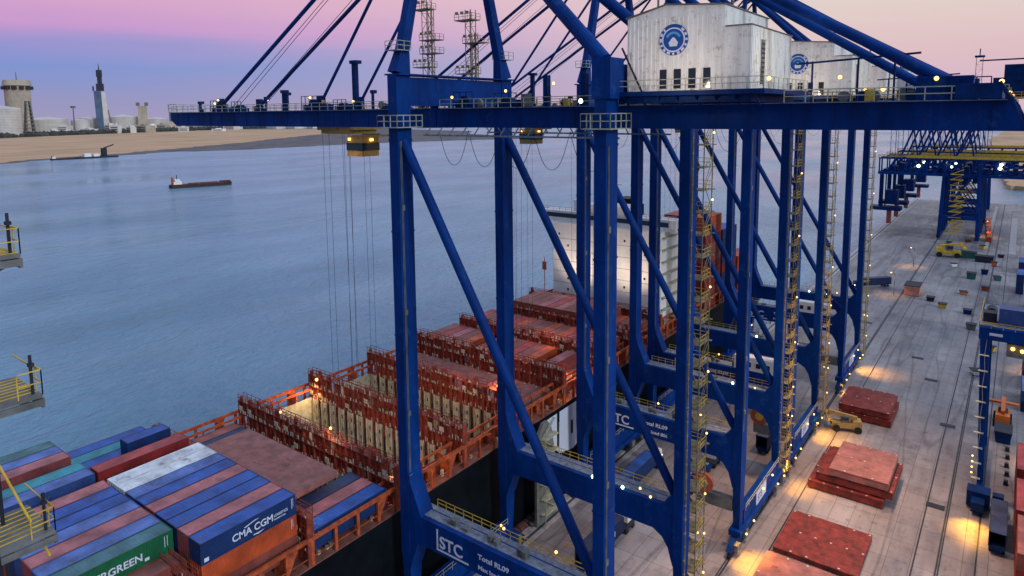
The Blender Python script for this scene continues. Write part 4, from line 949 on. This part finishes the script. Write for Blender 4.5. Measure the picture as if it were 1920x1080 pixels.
t = empty('gangway_tower', (-64.9, 95.2, .3), 'tall grey round topped gangway tower at the quay edge beside the white hull lettering', 'gangway tower')
b = MB(); b.prism([(-3.0, 0), (3.2, 0), (3.0, 11), (1.6, 17.2), (.4, 18.6), (-1.0, 18.6), (-2.4, 17.0), (-3.0, 12)], 'x', 0, .5); b.build('shield_panel', mat('weathered grey sheet', (.19, .18, .155), .8, var=.15, scale=.8), t)
b = MB()
for k in range(6): b.box(.5, 1.8, -2.2, 2.2, 2+k*2.8, 2.12+k*2.8); b.bar((.9, -1.9 if k % 2 else 1.9, 2+k*2.8), (.9, 1.9 if k % 2 else -1.9, 4.8+k*2.8), .5, .1)
for yy in (-2.2, 2.2): b.bar((1.8, yy, 0), (1.8, yy, 18), .12)
b.build('stair', RAILM, t)
def wheels(par, xs, ys, r, w=.35, name='wheel'):
    for y in ys:
        for x in xs:
            b = MB(); b.tube((x-w/2, y, r), (x+w/2, y, r), r, n=14); b.tube((x-w/2-.01, y, r), (x+w/2+.01, y, r), r*.45, n=10); b.build(name, TYRE, par)
def tractor_trailer(x, y, rz, label, cabm, load=None, loadlabel=None, txt=None):
    t = empty('terminal_truck', (x, y, 0), label, 'truck', 'terminal trucks', rz)
    b = MB(); b.box(-1.1, 1.1, 0, 12.6, 1.15, 1.40); b.box(-.5, .5, 0, 14.5, .85, 1.15); b.build('trailer_frame', BLUED, t)
    b = MB(); b.box(-1.2, 1.2, 13.2, 16.6, .8, 1.2); b.build('chassis', DARK, t)
    b = MB(); b.prism([(15.0, 1.2), (16.9, 1.2), (16.9, 2.0), (16.6, 3.1), (15.0, 3.1)], 'x', -1.1, .6); cb = b.build('cab', cabm, t)
    b = MB(); b.box(-1.0, .5, 16.86, 16.93, 2.0, 2.05); b.prism([(16.91, 2.05), (16.96, 2.05), (16.66, 3.0), (16.61, 3.0)], 'x', -1.0, .5); b.box(-1.13, -1.09, 15.3, 16.4, 2.0, 2.9); b.build('window', GLASS, cb)
    b = MB(); b.box(-1.0, -.7, 16.9, 16.98, 1.4, 1.65); b.box(.3, .6, 16.9, 16.98, 1.4, 1.65); b.each('headlight', LAMPG, cb)
    wheels(t, (-.95, .95), (1.6, 2.9, 13.9, 16.2), .5)
    if load:
        c_, s_ = math.cos(rz), math.sin(rz); dx, dy = (1.22, .2)
        o = bpy.data.objects.new('shipping_container', M40); C.objects.link(o); px, py = -1.22, .2
        o.location = (x + c_*px - s_*py, y + s_*px + c_*py, 1.43); o.rotation_euler = (0, 0, rz); o.material_slots[0].link = 'OBJECT'; o.material_slots[0].material = CC[load]; o.material_slots[1].link = 'OBJECT'; o.material_slots[1].material = CR[load]
        tag(o, loadlabel, 'container', 'containers on trucks')
        if txt: text_mesh(txt, 1.3, 'lettering', LOGOW, o, (2.455, 3.0, .7), RX, .012, 1)
    return t
tractor_trailer(-52.0, 86.5, 0, 'truck carrying a dark blue container with white lettering beneath the nearest crane', WHITE, 'dark blue', 'dark blue container with white lettering on the truck below the nearest crane', 'CMA CGM')
tractor_trailer(-57.0, 110, 0, 'truck with a plain blue container in the seaward lane under the second crane', WHITE, 'blue', 'plain blue container on the truck in the seaward lane')
tractor_trailer(-47.5, 117.0, 0, 'empty trailer behind a small white truck cab under the second crane', WHITE)
tractor_trailer(-40.5, 142, 0, 'truck with a dark blue container beside the red cable reel', BLUED, 'dark blue', 'dark blue container on the truck beside the red cable reel')
tractor_trailer(-47.0, 160, 0, 'truck with a brown container deep under the third crane', YEL, 'brown', 'brown container on the truck deep under the third crane')
tractor_trailer(-40.2, 316, PI-.75, 'dark blue truck turning on the open concrete apron', BLUED, 'dark blue', 'dark blue container on the truck turning on the open apron')
def reach_stacker(x, y, rz, label, m, s_=1.0):
    t = empty('reach_stacker', (x, y, 0), label, 'reach stacker', 'yellow handling machines', rz); t.scale = (s_, s_, s_)
    b = MB(); b.box(-1.4, 1.4, -3.5, 3.5, 1.0, 2.2); b.prism([(-3.5, 2.2), (-1.2, 2.2), (-1.4, 3.0), (-3.4, 3.0)], 'x', -1.35, 1.35); b.build('body', m, t)
    b = MB(); b.box(-.9, .9, -.6, 1.2, 2.25, 4.0); cb = b.build('cab', GREYM, t); b = MB(); b.box(-.95, .95, -.4, 1.25, 2.8, 3.7); b.build('window', GLASS, cb)
    b = MB(); b.bar((0, -2.4, 3.4), (0, 4.2, 4.6), .8, .9); b.build('boom', m, t)
    b = MB(); b.box(-3.0, 3.0, 3.8, 4.8, 3.2, 3.7); b.bar((0, 4.2, 4.5), (0, 4.2, 3.6), .5); b.build('spreader', m, t)
    wheels(t, (-1.5, 1.5), (-2.6, 2.4), .85, .6)
    return t
reach_stacker(-28.2, 165.0, 1.9, 'yellow reach stacker working beside the far hatch cover stack', DYEL, .9)
reach_stacker(-25.5, 396, -1.4, 'yellow handling machine below the distant crane', YEL, 1.5)
def skip(x, y, w, l, h, m, label, cat='box', name='equipment_box', rz=0):
    t = empty(name, (x, y, 0), label, cat, rz=rz)
    b = MB(); b.prism([(-w/2, .15), (w/2, .15), (w/2+.3, h), (-w/2-.3, h)], 'y', -l/2, l/2); b.build('body', m, t)
    b = MB(); b.box(-w/2-.36, w/2+.36, -l/2-.06, l/2+.06, h-.18, h+.04); b.box(-w/2+.2, -w/2+.5, -l/2, l/2, 0, .15); b.box(w/2-.5, w/2-.2, -l/2, l/2, 0, .15); b.each('frame', DARK, t)
    return t
PINK = mat('pink primer', (.55, .22, .16), .6, var=.2); GRN = mat('machine green', (.02, .12, .11), .5, var=.2)
skip(-30.8, 308, 5, 9, 4, PINK, 'pinkish orange skip standing alone on the open apron', 'skip', 'skip')
skip(-18, 399, 8, 5, 3, GRN, 'green container shaped skip beside the yellow machine'); skip(-10.5, 392, 7, 5, 3, DARK, 'dark green low skip right of the green one')
skip(-13.5, 350, 3, 4, 2.6, GRN, 'small dark green bin alone on the apron', 'bin', 'bin')
for (x, y, lb, m) in ((-24.0, 300, 'dark pallet of gear right of the pink skip', DARK), (-19.5, 292, 'yellow and black gear frame near the pink skip', YEL), (-11.5, 288, 'dark blue gear box in the apron lane', BLUED), (-7.8, 330, 'small rusty gear pile beside the yard lane', LASH), (-5, 262, 'dark winch frame behind the portal of the yard crane', DARK)):
    skip(x, y, 2.2, 3, 1.6, m, lb, 'gear', 'gear_box')
random.seed(91)
desc = ['yellow cable drum', 'grey spare spreader frame', 'rusty lashing bin', 'orange cone cage', 'blue generator box', 'white site cabin', 'green waste bin', 'dark twistlock bin']
mats_ = [YEL, GREYM, LASH, ORANGE, BLUED, WHITE, GRN, DARK]
for k, (x, y, d_) in enumerate(((-3.2, 246, 'behind the yard crane leg'), (-9.4, 268, 'on the apron left of the yard crane'), (-6.0, 300, 'in line with the pink skip'), (-14.5, 318, 'beyond the pink skip'), (-9.2, 362, 'near the green bin'), (-21.5, 372, 'between the green bin and the yellow machine'), (-4.4, 352, 'at the yard lane edge'), (-4.2, 408, 'far up by the pale strip'), (-12.5, 428, 'below the orange line of containers'), (-27.5, 430, 'at the foot of the distant crane'), (-20, 446, 'between the legs of the distant crane'), (-6.4, 384, 'beside the dark green skip'), (1.2, 286, 'right of the lane beside the striped stack'), (-5.8, 222, 'above the yard crane beam'))):
    i = k % 8; skip(x, y, random.uniform(1.4, 2.4), random.uniform(1.6, 3.2), random.uniform(1.0, 2.2), mats_[i], f'{desc[i]} {d_}', 'gear', 'gear_box', rz=random.uniform(-.5, .5))
for k, (x, y) in enumerate(((8.6, 170), (8.6, 232), (8.6, 294), (-11.0, 470), (-36.5, 300), (-36.5, 360))):
    t = empty('lamp_post', (x, y, 0), 'slim grey lamp post with a small amber head, ' + ('right of the yard crane leg', 'behind the blue yard stack', 'by the striped yard stack', 'past the orange line of containers', 'at the rail beyond the dark truck', 'farthest along the crane rail')[k], 'lamp post', 'lamp posts'); b = MB(); b.tube((0, 0, 0), (0, 0, 9), .14, .09, n=8); b.bar((0, 0, 9), (-1.2, 0, 9.2), .1); b.build('pole', GREYM, t); b = MB(); b.box(-1.6, -1.0, -.25, .25, 9.05, 9.25); b.build('lamp_head', LAMPW, t)
    pool(x-1.3, y, 8.9, 3600, '', r=.3, aim=(x-1.3, y, 0), spot=110, col=(1, .50, .10))
# dark inspection covers
for k, (x, y) in enumerate(((-39.5, 246), (-38.8, 256), (-20.5, 227), (-15.5, 210), (-9.5, 181), (-8.5, 141.5), (-13.8, 112), (-4.0, 96))):
    b = MB(); b.box(-1.5, 1.5, -.9, .9, .004, .06); b.box(-1.2, 1.2, -.6, .6, .06, .075)
    tag(b.build('pit_cover', DARK, loc=(x, y, 0)), 'dark rectangular steel pit cover let into the concrete apron', 'pit cover', 'pit covers in the apron')

# yard gantry crane at the right edge
t = empty('yard_gantry_crane', (0, 0, 0), 'dark blue yard gantry crane at the right edge of the apron', 'gantry crane')
for (x, y) in ((-3.2, 150), (-3.2, 168), (27, 150), (27, 168)):
    b = MB(); b.taper((x+1.0, y, 3.2), (x+.2, y, 31.0), .9, .9, 1.5, 1.5); b.build('leg', BLUE, t)
for y in (150, 168): b = MB(); b.box(-4.0, 30, y-.8, y+.8, 31.0, 33.2); b.build('girder', BLUE, t)
for x in (-2.2, 28): b = MB(); b.box(x-.5, x+.5, 146, 172, 2.0, 3.2); b.build('sill_beam', BLUED, t)
for x in (-2.2, 28):
    for y in (149, 169):
        b = MB()
        for k in range(2): b.tube((x-.4, y-1.2+k*2.4, .8), (x+.4, y-1.2+k*2.4, .8), .78, n=14)
        b.each('wheel', TYRE, t)
b = MB(); b.box(-3.8, 30, 150.8, 167.2, 33.3, 33.45); b.build('deck', GRATE, t)
b = MB(); b.rail((-4, 149.1, 33.2), (30, 149.1, 33.2), 1.1, 1.8, .09); b.rail((-4, 149.1, 33.2), (-4, 169, 33.2), 1.1, 1.8, .09); b.build('railing', YEL, t)
b = MB(); b.box(-1.2, 4.5, 151.5, 155, 33.6, 36.6); b.build('machinery_house', CC['light blue'], t)
b = MB(); b.box(-3.6, -1.5, 152, 154.5, 33.6, 35.4); b.tube((-2.4, 156, 34.5), (-2.4, 159, 34.5), .9, n=12); b.each('winch', DARK, t)
b = MB(); b.box(.3, 4.5, 150.0, 152.4, 28.2, 30.6); cb = b.build('operator_cab', GREYM, t); b = MB(); b.sphere((1.2, 149.6, 29.9), .35, 8, 5); b.sphere((2.6, 149.6, 29.7), .35, 8, 5); b.each('lamp', LAMPW, cb)
b = MB()
for k in range(9): b.bar((-2.9+.2*(k % 2), 149.2, 4+k*3), (-2.9+.2*((k+1) % 2), 149.2, 7+k*3), .08); b.box(-3.7, -2.2, 148.6, 149.3, 4+k*3, 4.08+k*3)
b.build('ladder', RAILM, t)
b = MB(); b.box(-4.0, -.4, 144.5, 147.5, .5, 3.4); b.box(-3.2, -1.2, 141.9, 144.4, .8, 2.6); b.each('power_pack', BLUED, t)
b = MB()
for k in range(4): b.sphere((-3.6, 148.4, 5.2+k*1.1), .17, 6, 4)
b.each('lamp', LAMPW, t)
b = MB(); b.box(-2.4, -.4, 149.14, 149.19, 31.9, 32.4); b.build('number_plate', LOGOW, t)
# yard stacks at the right edge
random.seed(8)
def stack(x1, y0, cols, lb, rot=False):
    for k, col in enumerate(cols):
        container(x1, y0, 2.62*(k+1), col, f'{cname[col]} container, {("bottom", "second", "third", "fourth", "fifth")[k]} of {lb}', 'containers stacked in the yard')
stack(5.6, 149.0, ['brown', 'red', 'red'], 'the red stack right of the yard crane leg')
stack(5.6, 133.0, ['brown', 'brown', 'red'], 'the red stack cut by the lower right corner')
stack(5.8, 119.5, ['brown', 'red', 'brown'], 'the stack at the lowest right corner')
stack(6.4, 200.0, ['dark blue', 'light blue'], 'the blue stack right of the orange machine')
stack(6.6, 216.0, ['brown', 'red', 'brown'], 'the brown stack behind the blue one')
stack(6.0, 262.0, ['white', 'grey'], 'the white stack behind the yard crane')
stack(4.5, 330.0, ['blue', 'blue', 'blue'], 'the blue stack far up the yard'); stack(5.2, 372.0, ['red', 'blue'], 'the red and blue stack furthest up the yard')
stack(7.2, 300.0, ['pale red', 'grey', 'brown'], 'the striped stack below the far blue one')
tt = tractor_trailer(1.0, 130.5, 0, 'dark blue truck parked beside the yard crane foot', BLUED, 'dark blue', 'dark blue container with a small white mark on the parked truck', None)
b = MB(); b.box(.9, 1.6, 7, 8.6, 2.60, 2.62); b.build('roof_marking', LOGOW, tt)
reach_stacker(.6, 190, 0, 'bright orange handling machine right of the yard crane leg', ORANGE)
skip(.9, 180.5, 2.6, 5.5, 2.6, BLUED, 'dark blue tank unit in front of the orange machine', 'tank unit', 'tank_unit')
for k in range(9):
    b = MB(); b.box(-.35, .35, -.35, .35, 0, .9); b.box(-.45, .45, -.45, .45, 0, .12); tag(b.build('barrier_block', DARK, loc=(1.8+.1*(k % 2), 158+k*4.1, 0)), 'small dark barrier block in the row beside the yard lane', 'barrier', 'barrier blocks along the yard lane')
# pale strips and orange boxes further up the yard
s = MB(); s.box(-1.5, 1.5, 420, 560, .004, .014); s.box(-12, -10.5, 430, 620, .004, .014); struct('yard_lane_strip', s, CONCP)
for k in range(6):
    col = random.choice(['orange', 'red', 'orange']); container(-9.5-.6*k, 452+k*14, 2.7, col, f'{cname[col]} container, {ORD[k]} in the orange line right of the distant crane', 'orange containers by the distant crane')

# ------------------------------------------------------------------ distant lower crane across the quay
def far_crane(Y, label, tall=True):
    t = empty('distant_crane', (0, Y, 0), label, 'crane', 'distant dark blue cranes')
    for x in (-34, -16):
        for y in (-8, 8):
            b = MB(); b.taper((x, y, 1.5), (x+(1 if x < -20 else -1), y*.9, 42), 1.8, 2.0, 1.5, 1.6); b.build('leg', BLUE, t)
    for x in (-34, -16): b = MB(); b.box(x-.9, x+.9, -11, 11, 1.2, 3.0); b.build('sill_beam', BLUED, t)
    b = MB()
    for y in (-8, 8): b = MB(); b.box(-33.5, -16.5, y-.9, y+.9, 12, 14); b.bar((-34, y, 14), (-17, y, 40), .8); b.bar((-17, y, 14), (-34, y, 40), .6); b.build('portal_brace', BLUE, t)
    b = MB()
    for y in (-4.5, 4.5):
        b.box(-66.5, 22, y-.5, y+.5, 35.5, 37.2); b.box(-66.5, 22, y-.4, y+.4, 44.5, 45.3)
        for k in range(22): x = -66+k*4; b.bar((x, y, 37), (x+4 if k % 2 else x, y, 44.6), .7)
        b.build('girder_truss', BLUE, t); b = MB()
    b = MB()
    for k in range(20): b.box(-64+k*4.4, -61.6+k*4.4, -4, 4, 37.3, 38.5+(k*7 % 5)*.9)
    b.each('machinery', BLUED, t)
    b = MB(); b.rail((-66.5, -5.2, 45.3), (22, -5.2, 45.3), 1.6, 3, .3); b.box(-52, 22, -5.4, -5.0, 45.5, 46.8); b.build('railing', YEL, t)
    b = MB()
    for x, z1 in ((-60, 66), (-48, 70), (-30, 78), (-18, 78)): lattice(b, x, 0, 45, z1, 1.3, 4); b.build('tower', BLUE, t); b = MB()
    b.bar((-60, 0, 66), (-48, 0, 70), .6); b.bar((-48, 0, 70), (-30, 0, 78), .6)
    for k in range(4): b.bar((-56+k*9, 0, 45), (-50+k*9, 0, 62), 1.0); b.bar((-50+k*9, 0, 62), (-47+k*9, 0, 45), .8)
    for k in range(3): b.box(-30+k*5, -27+k*5, -3, 3, 30+k, 34.9)
    b.each('tower_strut', BLUE, t)
    b = MB(); b.box(-62, -56, -4, 4, 18, 26); b.box(-70, -54, -5, 5, 14, 16); b.box(-66, -64, -1, 1, 16, 35); b.bar((-58, 0, 26), (-58, 0, 36), 1); b.bar((-63, 2, 16), (-63, 2, 36), .6); tr = b.build('trolley_cab', BLUED, t)
    b = MB(); b.box(-61.4, -59.2, -1.6, 1.6, 6, 13.6); b.build('grab', REDL, tr)
    b = MB(); b.sphere((-46, -5, 41), .9, 6, 4); b.sphere((-30, -5, 41), .6, 6, 4); b.sphere((-8, -5, 41), .9, 6, 4); b.each('lamp', LAMPG, t)
    b = MB()
    for k in range(12): b.box(-30, -24, -9.5, -7, 4+k*3, 4.3+k*3); b.bar((-30, -8, 4+k*3), (-24, -8, 7+k*3), .4)
    b.build('stair', YEL, t)
    if tall:
        b = MB(); lattice(b, -22, 0, 78, 104, 1.6, 3); b.box(-24.4, -19.6, -2.4, 2.4, 103, 104); b.bar((-22, 0, 101), (28, 0, 101.5), .8); b.bar((-22, 0, 104), (-22, 0, 108), .5); b.build('apex_mast', BLUED, t)
    return t
far_crane(485, 'distant dark blue crane with a tall thin apex mast and long level bar')
far_crane(455, 'dark blue lattice girder crane standing nearest of the distant ones', False)
far_crane(530, 'dark blue lattice girder crane between the nearer and the farthest one', False)
far_crane(600, 'farthest dark blue crane, mostly hidden behind the lattice girder crane', False)

# ------------------------------------------------------------------ lamps that light the place, with added fill spots among them
AM = (1, .44, .035)
pool(-33.0, 105.2, 6.0, 9000, '', spot=84, aim=(-30, 105, 0), col=AM); pool(-33.0, 132.3, 6.0, 9000, '', spot=84, aim=(-30.6, 133, 0), col=AM); pool(-33.0, 158.0, 7.0, 9000, '', spot=84, aim=(-30, 158.5, 0), col=AM)
pool(-33.0, 187, 6.0, 9000, '', spot=84, aim=(-30, 187, 0), col=AM); pool(-33.0, 206.5, 7.0, 9000, '', spot=84, aim=(-29, 207, 0), col=AM); pool(-2.8, 139.5, 5.0, 9000, '', spot=84, aim=(-2.8, 137, 0), col=AM)
pool(4.0, 141, 7.0, 2600, '', aim=(2, 141, 0), col=AM)
for (x_, y_, e_) in ((-22, 118, 125000), (-22, 150, 95000), (-30, 190, 12000), (-12, 102, 90000), (-50, 95, 14000), (-50, 140, 9000)):
    pool(x_, y_, 66 if x_ > -40 else 40, e_, '', r=2, aim=(x_, y_+2, 0), spot=70, col=(1, .60, .36))
for Y_ in CY[:3]: pool(-15.5, Y_-6.5, 77.6, 420, '', r=.3, aim=(-20.4, Y_-3, 79), spot=150, col=(1, .80, .5)); pool(-27, Y_-17, 76.0, 1500, '', r=.6, aim=(-27, Y_-9, 80), spot=120, col=(1, .82, .66))  # second spot hangs free, added to brighten the house's near wall
pool(-76.5, 73, 67, 160, '', r=.3, aim=(-80.6, 73, 69.5), spot=140, col=(1, .7, .3)); pool(-84, 68, 66, 200, '', r=.3, aim=(-84, 72, 70.5), spot=150, col=(1, .6, .2))
pool(-96, 148, 28, 4200, '', r=.8, aim=(-94, 157, 37), spot=130, col=(1, .80, .62)); pool(-78, 148, 28, 4200, '', r=.8, aim=(-80, 157, 37), spot=130, col=(1, .80, .62))  # fill spots without fixtures, added to whiten the deckhouse front
for y_ in (63.4, 78.1):
    for x_ in (-98, -86, -75): pool(x_, y_, 24.8, 1500, '', r=.3, aim=(x_, y_+11, 15), spot=130, col=(1, .72, .42))  # added fill so the cell guide bulkheads come out brighter
for y_ in (63.2, 92.6, 107.3, 122): pool(-80, y_-3.2, 27.5, 700, '', r=.3, aim=(-82, y_, 23), spot=150, col=(1, .60, .32))
pool(-104, 75.5, 23.4, 3600, '', aim=(-106, 70, 14), spot=150, col=(1, .62, .2)); pool(-94, 61.5, 23.6, 120, '', aim=(-94, 58, 19), spot=150, col=(1, .62, .2)); pool(-82, 62.2, 25.5, 300, '', aim=(-82, 58, 20), spot=150, col=(1, .62, .2))
pool(-70.5, 64, 23, 1400, '', aim=(-69, 66, 17), spot=160, col=(1, .55, .2)); pool(-70.5, 110, 23, 2200, '', aim=(-69, 112, 17), spot=160, col=(1, .55, .2)); pool(-70.5, 48, 23.0, 700, '', aim=(-69, 50, 17), spot=160, col=(1, .55, .2)); pool(-73, 92, 25.5, 1400, '', aim=(-74, 88, 17), spot=150, col=(1, .55, .2))
pool(-76, 225, 27, 9000, '', aim=(-78, 224, 17), spot=160, col=(1, .6, .2)); pool(-68, 176, 36, 900, '', aim=(-72, 170, 24), spot=150, col=(1, .6, .2))
b = MB(); b.sphere((-104, 76.2, 23.6), .30, 8, 5); b.sphere((-76, 224, 27.2), .5, 8, 5); b.sphere((-82, 62.2, 25.7), .22, 8, 5); b.sphere((-70.3, 48, 22.4), .24, 8, 5); b.sphere((-70.5, 110, 22.4), .26, 8, 5); b.sphere((-94, 61.6, 25.3), .2, 8, 5)
b.each('deck_lamp', LAMPW, ship)
